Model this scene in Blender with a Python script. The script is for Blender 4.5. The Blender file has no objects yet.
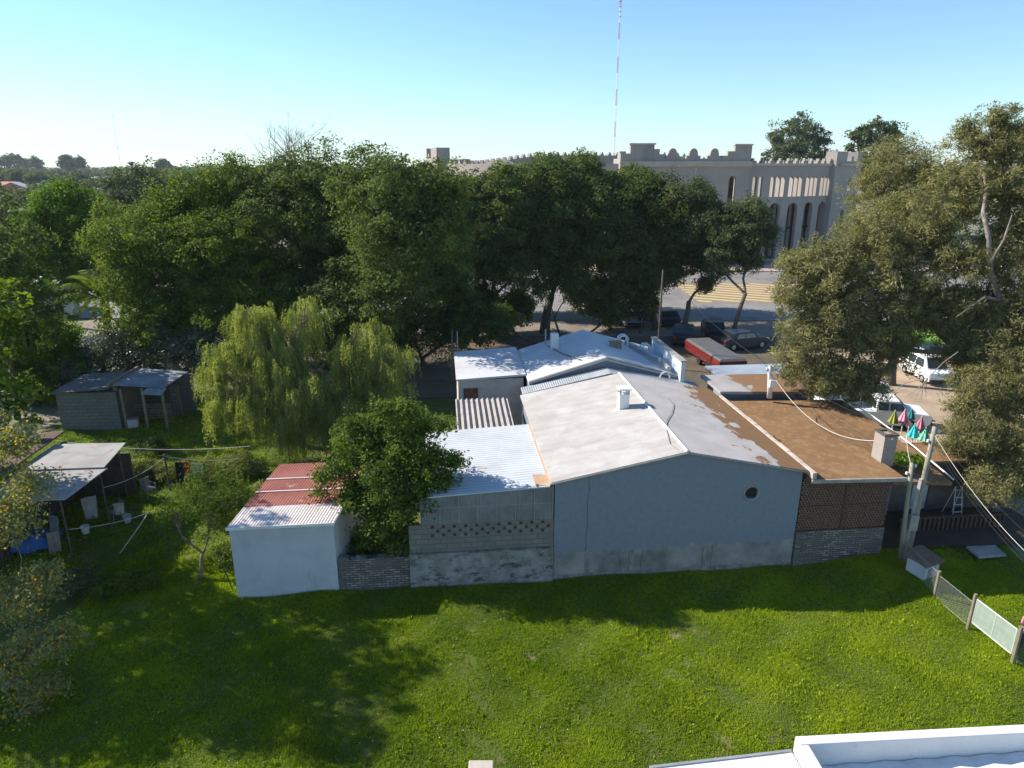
import bpy, bmesh, math, random
import numpy as np
from mathutils import Vector, Matrix
random.seed(7)
R = math.radians
scene = bpy.context.scene
col = scene.collection
# ------------------------------------------------------------------ camera
CAM_H, FPX, PITCH = 14.0, 690.0, R(17.6)
cam = bpy.data.objects.new('camera', bpy.data.cameras.new('camera'))
col.objects.link(cam); scene.camera = cam
cam.location = (0, 0, CAM_H); cam.rotation_euler = (R(90) - PITCH, 0, 0)
cam.data.sensor_width = 36; cam.data.lens = 36 * FPX / 1024
cam.data.clip_start = 0.1; cam.data.clip_end = 6000
# ------------------------------------------------------------------ light
SUN = Vector((3.3, -1.15, -2.48)).normalized()
world = bpy.data.worlds.new('World'); scene.world = world; world.use_nodes = True
wn = world.node_tree.nodes; bg = wn['Background']
sky = wn.new('ShaderNodeTexSky'); sky.sky_type = 'NISHITA'; sky.sun_disc = False
sky.sun_elevation = math.asin(-SUN.z); sky.sun_rotation = math.atan2(-SUN.x, -SUN.y)
sky.air_density = 1.0; sky.dust_density = 0.0; sky.ozone_density = 3.0; sky.altitude = 20
tn = wn.new('ShaderNodeMix'); tn.data_type = 'RGBA'; tn.blend_type = 'MULTIPLY'; tn.inputs[0].default_value = 1; tn.inputs[7].default_value = (0.82, 1.02, 1.12, 1)
world.node_tree.links.new(sky.outputs[0], tn.inputs[6]); world.node_tree.links.new(tn.outputs[2], bg.inputs[0]); bg.inputs[1].default_value = 0.096
sl = bpy.data.lights.new('sun', 'SUN'); sl.energy = 5.0; sl.angle = R(0.5); sl.color = (1, 0.93, 0.82)
so = bpy.data.objects.new('sun', sl); col.objects.link(so); so.rotation_euler = SUN.to_track_quat('-Z', 'Y').to_euler()
so.location = (-30, 10, 40)
vs = scene.view_settings
vs.view_transform = 'Standard'; vs.look = 'None'; vs.gamma = 1; vs.use_curve_mapping = False; vs.exposure = 0.85
scene.cycles.max_bounces = 6; scene.cycles.transparent_max_bounces = 6
# ------------------------------------------------------------------ projection helpers
cP, sP = math.cos(PITCH), math.sin(PITCH)
def ray(px, py):
    a = (px - 512) / FPX; b = (384 - py) / FPX
    return Vector((a, cP + b * sP, -sP + b * cP))
def at(px, py, z=0.0):
    d = ray(px, py); t = (z - CAM_H) / d.z
    return Vector((d.x * t, d.y * t, z))
def atD(px, py, y):
    d = ray(px, py); t = y / d.y
    return Vector((d.x * t, y, CAM_H + d.z * t))
AX, AY, TH = -9.34, 20.234, R(5.82)
def L(u, v, z=0.0):
    return Vector((AX + u * math.cos(TH) - v * math.sin(TH), AY + u * math.sin(TH) + v * math.cos(TH), z))
def smooth(a, b, x):
    t = min(1, max(0, (x - a) / (b - a))); return t * t * (3 - 2 * t)
# ------------------------------------------------------------------ materials
def mat(name, c1, c2=None, scale=1.0, rough=0.8, detail=6, bump=0.0, bscale=None, lo=0.35, hi=0.65, metal=0.0, stretch=(1, 1, 1), spec=0.3,
        c3=None, s3=1.0, lo3=0.55, hi3=0.7, stretch3=(1, 1, 1)):
    m = bpy.data.materials.new(name); m.use_nodes = True
    nt = m.node_tree; N = nt.nodes; K = nt.links.new; p = N['Principled BSDF']
    p.inputs['Roughness'].default_value = rough; p.inputs['Metallic'].default_value = metal
    p.inputs['Specular IOR Level'].default_value = spec
    p.inputs['Base Color'].default_value = (*c1, 1)
    tc = N.new('ShaderNodeTexCoord'); mp = N.new('ShaderNodeMapping'); K(tc.outputs['Object'], mp.inputs[0]); mp.inputs['Scale'].default_value = stretch
    out = None
    if c2:
        n = N.new('ShaderNodeTexNoise'); n.inputs['Scale'].default_value = scale; n.inputs['Detail'].default_value = detail; n.inputs['Roughness'].default_value = 0.62
        K(mp.outputs[0], n.inputs['Vector'])
        r = N.new('ShaderNodeMapRange'); r.inputs[1].default_value = lo; r.inputs[2].default_value = hi; K(n.outputs[0], r.inputs[0])
        mx = N.new('ShaderNodeMix'); mx.data_type = 'RGBA'; mx.inputs[6].default_value = (*c1, 1); mx.inputs[7].default_value = (*c2, 1)
        K(r.outputs[0], mx.inputs[0]); out = mx.outputs[2]
        if c3:
            mp3 = N.new('ShaderNodeMapping'); K(tc.outputs['Object'], mp3.inputs[0]); mp3.inputs['Scale'].default_value = stretch3; mp3.inputs['Location'].default_value = (3.1, 7.7, 1.3)
            n3 = N.new('ShaderNodeTexNoise'); n3.inputs['Scale'].default_value = s3; n3.inputs['Detail'].default_value = 7; n3.inputs['Roughness'].default_value = 0.68
            K(mp3.outputs[0], n3.inputs['Vector'])
            r3 = N.new('ShaderNodeMapRange'); r3.inputs[1].default_value = lo3; r3.inputs[2].default_value = hi3; K(n3.outputs[0], r3.inputs[0])
            m3 = N.new('ShaderNodeMix'); m3.data_type = 'RGBA'; K(out, m3.inputs[6]); m3.inputs[7].default_value = (*c3, 1); K(r3.outputs[0], m3.inputs[0]); out = m3.outputs[2]
        K(out, p.inputs['Base Color'])
    if bump:
        nb = N.new('ShaderNodeTexNoise'); nb.inputs['Scale'].default_value = bscale or scale * 6; nb.inputs['Detail'].default_value = 5
        K(mp.outputs[0], nb.inputs['Vector']); b = N.new('ShaderNodeBump'); b.inputs['Strength'].default_value = 1; b.inputs['Distance'].default_value = bump
        K(nb.outputs[0], b.inputs['Height']); K(b.outputs[0], p.inputs['Normal'])
    m['out'] = 0
    return m
def leaf_mat(name, ca, cb, trans=0.35, rough=0.7, yellow=None):
    m = bpy.data.materials.new(name); m.use_nodes = True
    nt = m.node_tree; N = nt.nodes; K = nt.links.new; p = N['Principled BSDF']; o = N['Material Output']
    at_ = N.new('ShaderNodeAttribute'); at_.attribute_name = 'tint'
    cr = N.new('ShaderNodeValToRGB'); K(at_.outputs['Fac'], cr.inputs[0])
    cr.color_ramp.elements[0].color = (*ca, 1); cr.color_ramp.elements[1].color = (*cb, 1)
    if yellow:
        cr.color_ramp.elements[1].position = 0.8
        e = cr.color_ramp.elements.new(0.86); e.color = (*yellow, 1)
    K(cr.outputs[0], p.inputs['Base Color']); p.inputs['Roughness'].default_value = rough; p.inputs['Specular IOR Level'].default_value = 0.12
    t = N.new('ShaderNodeBsdfTranslucent'); 
    g = N.new('ShaderNodeMix'); g.data_type = 'RGBA'; g.blend_type = 'MULTIPLY'; g.inputs[0].default_value = 1; K(cr.outputs[0], g.inputs[6]); g.inputs[7].default_value = (1.25, 1.3, 0.5, 1)
    K(g.outputs[2], t.inputs[0])
    mx = N.new('ShaderNodeMixShader'); mx.inputs[0].default_value = trans; K(p.outputs[0], mx.inputs[1]); K(t.outputs[0], mx.inputs[2]); K(mx.outputs[0], o.inputs[0])
    return m
def wave_mat(name, c1, c2, axis, scale, nscale, bump=0.02, rough=0.6, c3=None, lo=0.4, hi=0.6, stripes=None):
    """sheet with corrugation bump (object axis) and weathering noise"""
    m = mat(name, c1, c2, scale=nscale, rough=rough, lo=lo, hi=hi, c3=c3, s3=nscale * 2.3)
    nt = m.node_tree; N = nt.nodes; K = nt.links.new; p = N['Principled BSDF']
    tc = N.new('ShaderNodeTexCoord'); w = N.new('ShaderNodeTexWave'); w.wave_type = 'BANDS'; w.bands_direction = axis
    w.inputs['Scale'].default_value = scale; K(tc.outputs['Object'], w.inputs['Vector'])
    b = N.new('ShaderNodeBump'); b.inputs['Strength'].default_value = 1; b.inputs['Distance'].default_value = bump
    K(w.outputs['Fac'], b.inputs['Height']); K(b.outputs[0], p.inputs['Normal'])
    return m
def brick_mat(name, c1, c2, mortar, scale, bw=0.5, rh=0.25, ms=0.02, c3=None, face='XZ', rough=0.9):
    m = bpy.data.materials.new(name); m.use_nodes = True
    nt = m.node_tree; N = nt.nodes; K = nt.links.new; p = N['Principled BSDF']; p.inputs['Roughness'].default_value = rough; p.inputs['Specular IOR Level'].default_value = 0.2
    tc = N.new('ShaderNodeTexCoord'); sp = N.new('ShaderNodeSeparateXYZ'); K(tc.outputs['Object'], sp.inputs[0])
    ad = N.new('ShaderNodeMath'); K(sp.outputs[0], ad.inputs[0]); K(sp.outputs[1], ad.inputs[1])
    cb = N.new('ShaderNodeCombineXYZ'); K(ad.outputs[0], cb.inputs[0]); K(sp.outputs[2], cb.inputs[1])
    if face == 'XY': K(tc.outputs['Object'], cb.inputs[0]); cb = tc
    b = N.new('ShaderNodeTexBrick'); b.inputs['Scale'].default_value = scale; b.inputs['Brick Width'].default_value = bw; b.inputs['Row Height'].default_value = rh; b.inputs['Mortar Size'].default_value = ms
    b.inputs['Color1'].default_value = (*c1, 1); b.inputs['Color2'].default_value = (*c2, 1); b.inputs['Mortar'].default_value = (*mortar, 1)
    K(cb.outputs['Vector'] if cb is not tc else tc.outputs['Object'], b.inputs['Vector'])
    out = b.outputs[0]
    n = N.new('ShaderNodeTexNoise'); n.inputs['Scale'].default_value = 1.3; n.inputs['Detail'].default_value = 7; n.inputs['Roughness'].default_value = 0.7; K(tc.outputs['Object'], n.inputs['Vector'])
    r = N.new('ShaderNodeMapRange'); r.inputs[1].default_value = 0.42; r.inputs[2].default_value = 0.62; K(n.outputs[0], r.inputs[0])
    if c3:
        mx = N.new('ShaderNodeMix'); mx.data_type = 'RGBA'; K(out, mx.inputs[6]); mx.inputs[7].default_value = (*c3, 1); K(r.outputs[0], mx.inputs[0]); out = mx.outputs[2]
    K(out, p.inputs['Base Color'])
    bp = N.new('ShaderNodeBump'); bp.inputs['Distance'].default_value = 0.02; bp.inputs['Strength'].default_value = 0.8
    sb = N.new('ShaderNodeMath'); sb.operation = 'SUBTRACT'; sb.inputs[0].default_value = 1; K(b.outputs['Fac'], sb.inputs[1]); K(sb.outputs[0], bp.inputs['Height']); K(bp.outputs[0], p.inputs['Normal'])
    return m
M = {}
M['bark'] = mat('bark', (0.07, 0.055, 0.04), (0.13, 0.11, 0.085), 6, bump=0.02)
M['pale_bark'] = mat('pale_bark', (0.25, 0.21, 0.17), (0.12, 0.1, 0.08), 5, bump=0.01)
M['twig'] = mat('twig', (0.2, 0.17, 0.14), (0.3, 0.27, 0.23), 5)
M['concrete'] = mat('concrete', (0.36, 0.34, 0.31), (0.25, 0.24, 0.22), 3, bump=0.004)
M['white'] = mat('white_paint', (0.78, 0.78, 0.76), (0.66, 0.65, 0.62), 2.5, rough=0.5)
M['metal'] = mat('grey_metal', (0.42, 0.43, 0.44), (0.3, 0.3, 0.3), 3, rough=0.45, metal=0.4)
M['dark'] = mat('dark_paint', (0.025, 0.025, 0.028), (0.04, 0.04, 0.04), 4, rough=0.6)
M['wood'] = mat('weathered_wood', (0.3, 0.25, 0.18), (0.16, 0.13, 0.1), 4, stretch=(4, 4, 0.6), bump=0.004)
M['rubber'] = mat('tyre_rubber', (0.02, 0.02, 0.02))
M['glass'] = mat('dark_glass', (0.02, 0.025, 0.03), rough=0.08, spec=0.7)
M['cable'] = mat('black_cable', (0.03, 0.03, 0.03))
M['pale_cable'] = mat('pale_cable', (0.6, 0.57, 0.52))
# ------------------------------------------------------------------ object helpers
def link(o, parent=None):
    col.objects.link(o)
    if parent: o.parent = parent
    return o
def thing(name, label, cat, loc=(0, 0, 0), rz=0.0, group=None):
    o = bpy.data.objects.new(name, None); link(o); o.empty_display_size = 0.3
    o.location = loc; o.rotation_euler = (0, 0, rz); o['label'] = label; o['category'] = cat
    if group: o['group'] = group
    return o
def tag(o, label, cat, group=None):
    o['label'] = label; o['category'] = cat
    if group: o['group'] = group
    return o
def bthing(name, label, cat, group=None):          # in the building's own frame
    return thing(name, label, cat, (AX, AY, 0), TH, group)
class MB:
    def __init__(s): s.v = []; s.f = []
    def add(s, vs, fs):
        s.marks = getattr(s, 'marks', []); s.marks.append((len(s.v), len(s.f))); n = len(s.v); s.v += [tuple(p) for p in vs]; s.f += [tuple(i + n for i in f) for f in fs]; return s
    def box(s, x0, x1, y0, y1, z0, z1, mtx=None):
        p = [Vector(q) for q in ((x0,y0,z0),(x1,y0,z0),(x1,y1,z0),(x0,y1,z0),(x0,y0,z1),(x1,y0,z1),(x1,y1,z1),(x0,y1,z1))]
        if mtx is not None: p = [mtx @ q for q in p]
        return s.add(p, [(0,3,2,1),(4,5,6,7),(0,1,5,4),(1,2,6,5),(2,3,7,6),(3,0,4,7)])
    def hexa(s, bot, top):
        return s.add(list(bot) + list(top), [(0,3,2,1),(4,5,6,7),(0,1,5,4),(1,2,6,5),(2,3,7,6),(3,0,4,7)])
    def slab(s, quad, th):                          # quad corners CCW, thickness downwards
        q = [Vector(a) for a in quad]; n = len(q)
        vs = [a - Vector((0, 0, th)) for a in q] + q
        fs = [tuple(range(n - 1, -1, -1)), tuple(range(n, 2 * n))] + [(i, (i + 1) % n, (i + 1) % n + n, i + n) for i in range(n)]
        return s.add(vs, fs)
    def prism(s, poly, a, b, fn):                   # poly 2d extruded from a to b via fn(x, z, t)
        n = len(poly); vs = [fn(p[0], p[1], a) for p in poly] + [fn(p[0], p[1], b) for p in poly]
        fs = [tuple(range(n)), tuple(range(2 * n - 1, n - 1, -1))] + [(i, i + n, (i + 1) % n + n, (i + 1) % n) for i in range(n)]
        return s.add(vs, fs)
    def tube(s, pts, rad, n=6, cap=True):
        pts = [Vector(p) for p in pts]
        if not hasattr(rad, '__len__'): rad = [rad] * len(pts)
        vs = []; fs = []
        t0 = (pts[1] - pts[0]).normalized(); up = Vector((0, 0, 1)) if abs(t0.z) < 0.9 else Vector((1, 0, 0))
        a = t0.cross(up).normalized()
        for i, p in enumerate(pts):
            t = (pts[min(i + 1, len(pts) - 1)] - pts[max(i - 1, 0)]).normalized()
            a = (a - t * a.dot(t))
            a = a.normalized() if a.length > 1e-6 else t.orthogonal().normalized()
            b = t.cross(a)
            for k in range(n):
                w = 2 * math.pi * k / n; vs.append(p + (a * math.cos(w) + b * math.sin(w)) * rad[i])
        for i in range(len(pts) - 1):
            for k in range(n):
                fs.append((i*n+k, i*n+(k+1) % n, (i+1)*n+(k+1) % n, (i+1)*n+k))
        if cap: fs += [tuple(range(n - 1, -1, -1)), tuple(range((len(pts) - 1) * n, len(pts) * n))]
        return s.add(vs, fs)
    def lathe(s, prof, n=16, c=(0, 0, 0)):
        vs = []; fs = []; c = Vector(c)
        for r, z in prof:
            for k in range(n):
                w = 2 * math.pi * k / n; vs.append(c + Vector((r * math.cos(w), r * math.sin(w), z)))
        m = len(prof)
        for i in range(m - 1):
            for k in range(n): fs.append((i*n+k, i*n+(k+1) % n, (i+1)*n+(k+1) % n, (i+1)*n+k))
        fs += [tuple(range(n - 1, -1, -1)), tuple(range((m - 1) * n, m * n))]
        return s.add(vs, fs)
    def each(s, name, m, parent=None, smooth_=False, bevel=0.0):
        mk = s.marks + [(len(s.v), len(s.f))]; out = []
        for (a, b), (a2, b2) in zip(mk[:-1], mk[1:]):
            q = MB(); q.add(s.v[a:a2], [tuple(i - a for i in f) for f in s.f[b:b2]]); out.append(q.build(name, m, parent, smooth_, bevel))
        return out
    def build(s, name, m, parent=None, smooth_=False, bevel=0.0):
        me = bpy.data.meshes.new(name); me.from_pydata(s.v, [], s.f); me.update()
        if m: me.materials.append(m)
        if smooth_: me.polygons.foreach_set('use_smooth', [True] * len(me.polygons))
        o = bpy.data.objects.new(name, me); link(o, parent)
        if bevel:
            b = o.modifiers.new('bevel', 'BEVEL'); b.width = bevel; b.segments = 2; b.limit_method = 'ANGLE'
        return o
def wall(mb, x0, x1, zb, ztop, openings, thick, fn, extra=()):
    """wall over x0..x1 with real holes; openings: (a, b, bottom, top(x) or number)"""
    bp = {x0, x1, *extra}
    for o in openings:
        bp |= {o[0], o[1]}
        if callable(o[3]):
            for k in range(1, 8): bp.add(o[0] + (o[1] - o[0]) * k / 8)
    bp = sorted(b for b in bp if x0 - 1e-6 <= b <= x1 + 1e-6)
    T = ztop if callable(ztop) else (lambda x: ztop)
    e = 1e-4
    for a, b in zip(bp[:-1], bp[1:]):
        if b - a < 1e-5: continue
        m = (a + b) / 2; segs = [(zb, zb)]; ops = sorted([o for o in openings if o[0] < m < o[1]], key=lambda o: o[2])
        cur = (zb, zb)
        lst = []
        for o in ops:
            lst.append((cur, (o[2], o[2])))
            cur = (o[3](a + e), o[3](b - e)) if callable(o[3]) else (o[3], o[3])
        lst.append((cur, (T(a + e), T(b - e))))
        for (l0, l1), (h0, h1) in lst:
            if max(h0 - l0, h1 - l1) < 1e-4: continue
            mb.hexa([fn(a, l0, 0), fn(b, l1, 0), fn(b, l1, thick), fn(a, l0, thick)], [fn(a, h0, 0), fn(b, h1, 0), fn(b, h1, thick), fn(a, h0, thick)])
    return mb
def arch(xc, hw, zb, zs, horseshoe=0.0):            # opening with a semicircular head
    return (xc - hw, xc + hw, zb, lambda x: zs + math.sqrt(max(0, hw * hw - (x - xc) ** 2)))
# ------------------------------------------------------------------ foliage
rng = np.random.default_rng(11)
def unit(n, g=None):
    v = (g or rng).normal(size=(n, 3)); return v / np.linalg.norm(v, axis=1)[:, None]
def quads_mesh(name, ctr, dirs, nor, ln, wd, tint, m, parent=None):
    """rhombic leaves: centre, long axis, normal"""
    side = np.cross(dirs, nor); side /= np.maximum(1e-6, np.linalg.norm(side, axis=1))[:, None]
    ln = np.asarray(ln)[:, None] if np.ndim(ln) else ln; wd = np.asarray(wd)[:, None] if np.ndim(wd) else wd
    v = np.empty((len(ctr), 4, 3), dtype=np.float32)
    v[:, 0] = ctr - dirs * ln * 0.5; v[:, 1] = ctr + side * wd * 0.5 + dirs * ln * 0.05; v[:, 2] = ctr + dirs * ln * 0.5; v[:, 3] = ctr - side * wd * 0.5 + dirs * ln * 0.05
    n = len(ctr); me = bpy.data.meshes.new(name)
    me.vertices.add(n * 4); me.vertices.foreach_set('co', v.ravel())
    me.loops.add(n * 4); me.loops.foreach_set('vertex_index', np.arange(n * 4, dtype=np.int32))
    me.polygons.add(n); me.polygons.foreach_set('loop_start', np.arange(0, n * 4, 4, dtype=np.int32)); me.polygons.foreach_set('loop_total', np.full(n, 4, dtype=np.int32))
    me.update()
    a = me.attributes.new('tint', 'FLOAT', 'FACE'); a.data.foreach_set('value', np.asarray(tint, dtype=np.float32))
    me.materials.append(m)
    o = bpy.data.objects.new(name, me); link(o, parent); return o
def crown_arrays(blobs, n, clump=0.6, leaf=0.15, per=60, shell=0.55, low=0.5, droop=0.0, seed=1, flat=0.7, outw=0.8):
    g = np.random.default_rng(seed); B = np.array(blobs, dtype=float)
    w = B[:, 3] * B[:, 4]; w /= w.sum(); k = max(1, n // per)
    bi = g.choice(len(B), k, p=w); d = unit(k, g)
    bad = (d[:, 2] < -0.25) & (g.random(k) > low); d[bad, 2] *= -1
    rad = (shell + (1 - shell) * g.random(k) ** 0.6); fillm = g.random(k) < 0.18; rad[fillm] *= g.random(fillm.sum())
    lump = 1 + 0.13 * np.sin(d[:, 0] * 5 + bi) + 0.1 * np.sin(d[:, 1] * 7 + 2 * bi) + 0.1 * np.sin(d[:, 2] * 6 + bi)
    cc = B[bi, :3] + d * B[bi, 3:6] * (rad * lump)[:, None]
    ctint = np.clip(0.45 + 0.22 * g.normal(size=k), 0, 1)
    csz = clump * (0.55 + 0.9 * g.random(k))
    li = np.repeat(np.arange(k), per); m = len(li)
    off = unit(m, g) * (g.random(m) ** 0.45)[:, None] * csz[li][:, None]; off[:, 2] *= flat
    c = cc[li] + off
    nor = unit(m, g) + outw * d[li] + np.array([0, 0, 0.5]); nor /= np.linalg.norm(nor, axis=1)[:, None]
    dr = np.cross(nor, unit(m, g)); dr[:, 2] -= droop; dr /= np.maximum(1e-6, np.linalg.norm(dr, axis=1))[:, None]
    ls = leaf * (0.6 + 0.8 * g.random(m)); t = np.clip(ctint[li] + 0.12 * g.normal(size=m), 0, 1)
    return c, dr, nor, ls, t, cc
def tree(name, label, cat, base, blobs, n, lm, leaf=0.15, asp=0.5, clump=0.6, per=60, trunk=0.3, fork=0.35, bark='bark', seed=1, droop=0.0, low=0.5,
         group=None, lean=None, shell=0.55, flat=0.7, twigs=0, yl=None, trunk_name='trunk', crown_name='crown'):
    """blobs in world coordinates; everything stored relative to the base"""
    base = Vector(base); r = thing(name, label, cat, base, 0, group); rd = random.Random(seed)
    B = [(b[0] - base.x, b[1] - base.y, b[2] - base.z, b[3], b[4], b[5]) for b in blobs]
    ctr = Vector((sum(b[0] for b in B), sum(b[1] for b in B), sum(b[2] for b in B))) / len(B)
    zlow = min(b[2] - b[5] for b in B); zf = max(0.35, min(ctr.z * fork, max(zlow + 0.3, ctr.z * 0.2)))
    f = Vector((ctr.x * 0.35, ctr.y * 0.35, zf)) if lean is None else Vector(lean)
    mb = MB(); k = 5
    pts = [Vector((0, 0, -0.15))] + [Vector((f.x * t, f.y * t, f.z * t)) + Vector((rd.uniform(-1, 1), rd.uniform(-1, 1), 0)) * trunk * 0.35 * (0 < t < 1) for t in (0.1, 0.4, 0.7, 1)]
    mb.tube(pts, [trunk * 1.35, trunk * 1.1, trunk * 0.95, trunk * 0.85, trunk * 0.75], 8)
    c, dr, nor, ls, t, cc = crown_arrays(B, n, clump, leaf, per, droop=droop, seed=seed, low=low, shell=shell, flat=flat)
    nodes = [(f - Vector((0, 0, 0.1)), 0.0, trunk * .6)]
    for b in sorted(B, key=lambda q: (Vector(q[:3]) - f).length):
        e = Vector(b[:3]) + Vector((0, 0, b[5] * 0.1)); pa = min(nodes, key=lambda q: (q[0] - e).length + .45 * q[1])
        s0_, r0_ = pa[0], pa[2]; ln = (e - s0_).length; r1_ = max(r0_ * .55, trunk * .06)
        mid = s0_.lerp(e, .5) + Vector((rd.uniform(-1, 1), rd.uniform(-1, 1), rd.uniform(-.6, .2))) * ln * 0.1; tip = e + Vector((0, 0, b[5] * .4))
        mb.tube([s0_, s0_.lerp(mid, .5) + Vector((rd.uniform(-1, 1), rd.uniform(-1, 1), 0)) * ln * .03, mid, mid.lerp(e, .5), e, tip], [r0_ * .9, r0_ * .8, (r0_ + r1_) / 2, r1_ * 1.1, r1_, r1_ * .3], 6)
        nodes.append((e, pa[1] + ln, r1_))
        bc = Vector(b[:3])
        near = [Vector(q) for q in cc if (Vector(q) - bc).length < max(b[3:6]) * 1.1]
        rd.shuffle(near)
        for q in near[:7 + twigs]:
            s_ = mid.lerp(e, rd.uniform(0.1, 0.9)); mm = s_.lerp(q, 0.5) + Vector((rd.uniform(-1, 1), rd.uniform(-1, 1), rd.uniform(-.5, 1))) * b[3] * 0.12
            mb.tube([s_, mm, q], [trunk * 0.13, trunk * 0.08, trunk * 0.025], 4)
    mb.build(trunk_name, M[bark], r, True)
    if yl is not None:
        g = np.random.default_rng(seed + 5); kx = g.random(len(t)) < yl; t[kx] = 1.0
        t[~kx] *= 0.8
    quads_mesh(crown_name, c, dr, nor, ls, ls * asp, t, lm, r)
    return r
def pb(px, py, D, r, rz=None, ry=None):             # a foliage lobe seen around a pixel at depth D
    p = atD(px, py, D); return (p.x, p.y, p.z, r, ry or r, rz or r * 0.85)

GM_deep = leaf_mat('leaf_deep', (0.045, 0.072, 0.024), (0.17, 0.22, 0.06), .4)
GM_mid = leaf_mat('leaf_mid', (0.045, 0.09, 0.014), (0.19, 0.25, 0.03), .4)
GM_bright = leaf_mat('leaf_bright', (0.05, 0.105, 0.01), (0.17, 0.27, 0.02), 0.4)
GM_willow = leaf_mat('leaf_willow', (0.16, 0.2, 0.05), (0.38, 0.4, 0.13), 0.42)
GM_oliv = leaf_mat('leaf_olive', (0.115, 0.118, 0.052), (0.33, 0.3, 0.13), 0.35)
GM_gum = leaf_mat('leaf_gum', (0.055, 0.08, 0.035), (0.15, 0.18, 0.075), 0.28)
GM_yel = leaf_mat('leaf_yellowing', (0.14, 0.165, 0.075), (0.36, 0.36, 0.15), 0.4, yellow=(0.7, 0.42, 0.02))
GM_grass = leaf_mat('grass_blade', (0.13, 0.215, 0.01), (0.38, 0.46, 0.025), 0.42)
GM_far = leaf_mat('leaf_far', (0.06, 0.085, 0.03), (0.2, 0.22, 0.07), 0.3)
GM_silver = leaf_mat('leaf_glossy', (0.05, 0.075, 0.04), (0.2, 0.22, 0.16), 0.15, rough=0.35)

# ================================================================== SETTING
def gz(x, y):                                       # gentle relief of the near plot
    z = 0.05 * math.sin(x * 0.9 + y * 0.5) * math.sin(y * 0.7 - x * 0.3) + 0.03 * math.sin(x * 2.1 - y * 1.7)
    z += 0.28 * math.exp(-((x - 13.2) ** 2 / 3.0 + (y - 21.6) ** 2 / 2.5))
    z *= smooth(60, 34, y)
    return z - 0.05
def gzn(x, y):
    t = np.clip((60 - y) / 26.0, 0, 1); sm = t * t * (3 - 2 * t)
    return (0.05 * np.sin(x * 0.9 + y * 0.5) * np.sin(y * 0.7 - x * 0.3) + 0.03 * np.sin(x * 2.1 - y * 1.7) + 0.28 * np.exp(-((x - 13.2) ** 2 / 3.0 + (y - 21.6) ** 2 / 2.5))) * sm - 0.05
def grid_mesh(name, xs, ys, zf, m):
    X, Y = np.meshgrid(xs, ys); Z = zf(X, Y)
    v = np.stack([X, Y, Z], -1).reshape(-1, 3); nx, ny = len(xs), len(ys)
    i = (np.arange(ny - 1)[:, None] * nx + np.arange(nx - 1)[None]).ravel()
    f = np.stack([i, i + 1, i + nx + 1, i + nx], -1)
    me = bpy.data.meshes.new(name); me.from_pydata(v.tolist(), [], f.tolist()); me.materials.append(m); me.update()
    me.polygons.foreach_set('use_smooth', [True] * len(me.polygons))
    o = bpy.data.objects.new(name, me); link(o); o['kind'] = 'structure'; return o
M['lawn'] = mat('lawn_soil', (0.06, 0.085, 0.012), (0.09, 0.12, 0.018), 1.1, rough=0.95, bump=0.05, bscale=14, c3=(0.2, 0.15, 0.08), s3=0.9, lo3=0.58, hi3=0.68)
M['field'] = mat('far_ground', (0.08, 0.11, 0.04), (0.2, 0.21, 0.1), 0.02, rough=1, c3=(0.24, 0.2, 0.15), s3=0.05, lo3=0.5, hi3=0.6)
M['asphalt'] = mat('asphalt', (0.19, 0.18, 0.175), (0.24, 0.225, 0.21), 0.5, rough=0.9, c3=(0.13, 0.125, 0.12), s3=0.15)
M['dirt'] = mat('sandy_ground', (0.4, 0.3, 0.2), (0.3, 0.225, 0.16), 0.6, rough=1, bump=0.03, bscale=6, c3=(0.47, 0.37, 0.26), s3=1.4)
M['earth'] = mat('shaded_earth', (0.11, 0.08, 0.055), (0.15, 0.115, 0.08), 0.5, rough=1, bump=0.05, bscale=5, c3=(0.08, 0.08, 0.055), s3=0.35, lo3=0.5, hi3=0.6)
M['pave'] = mat('pink_pavement', (0.42, 0.28, 0.23), (0.5, 0.37, 0.3), 0.9, rough=0.9)
M['kerb'] = mat('kerb_stone', (0.5, 0.45, 0.42), (0.4, 0.36, 0.33), 2, rough=0.9)
xs = np.concatenate([[-4000, -1500, -600, -200, -90], np.arange(-45, 45.1, 0.5), [90, 200, 600, 1500, 4000]])
ys = np.concatenate([[-300, -60, -12], np.arange(0, 60.1, 0.5), [70, 90, 130, 250, 600, 1500, 5000]])
grid_mesh('ground', xs, ys, lambda x, y: gzn(x, y) * (np.abs(x) < 46) * (y > -1) - 0.03, M['field'])
grid_mesh('lawn', np.arange(-26, 19.01, 0.25), np.arange(6, 41.01, 0.25), lambda x, y: gzn(x, y), M['lawn'])
def sheet(name, quad, z, m, kind='structure'):
    o = MB().slab([(q[0], q[1], z) for q in quad], 0.02 if z > 0.02 else 0.01).build(name, m); o['kind'] = kind; return o
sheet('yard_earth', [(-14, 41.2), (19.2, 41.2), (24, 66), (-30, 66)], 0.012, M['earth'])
sheet('parking_ground', [(19.3, 23.5), (60, 23.5), (60, 62), (23.3, 62)], 0.02, M['dirt'])
sheet('street', [(-120, 66.1), (140, 62.2), (140, 95), (-120, 95)], 0.03, M['asphalt'])
k = MB(); k.box(-120, 140, 95.03, 95.4, -0.05, 0.17); o = k.build('kerb', M['kerb']); o['kind'] = 'structure'
sheet('pavement', [(-120, 95.43), (140, 95.43), (140, 101), (-120, 101)], 0.15, M['pave'])
sheet('plaza_ground', [(-120, 101.02), (140, 101.02), (140, 230), (-120, 230)], 0.04, mat('plaza', (0.22, 0.2, 0.17), (0.14, 0.16, 0.08), 0.1, rough=1))
sheet('road_shoulder', [(-20, 58), (60, 57), (60, 62.1), (-20, 65)], 0.035, mat('shoulder', (0.24, 0.2, 0.165), (0.18, 0.15, 0.12), 0.6, rough=1))
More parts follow.
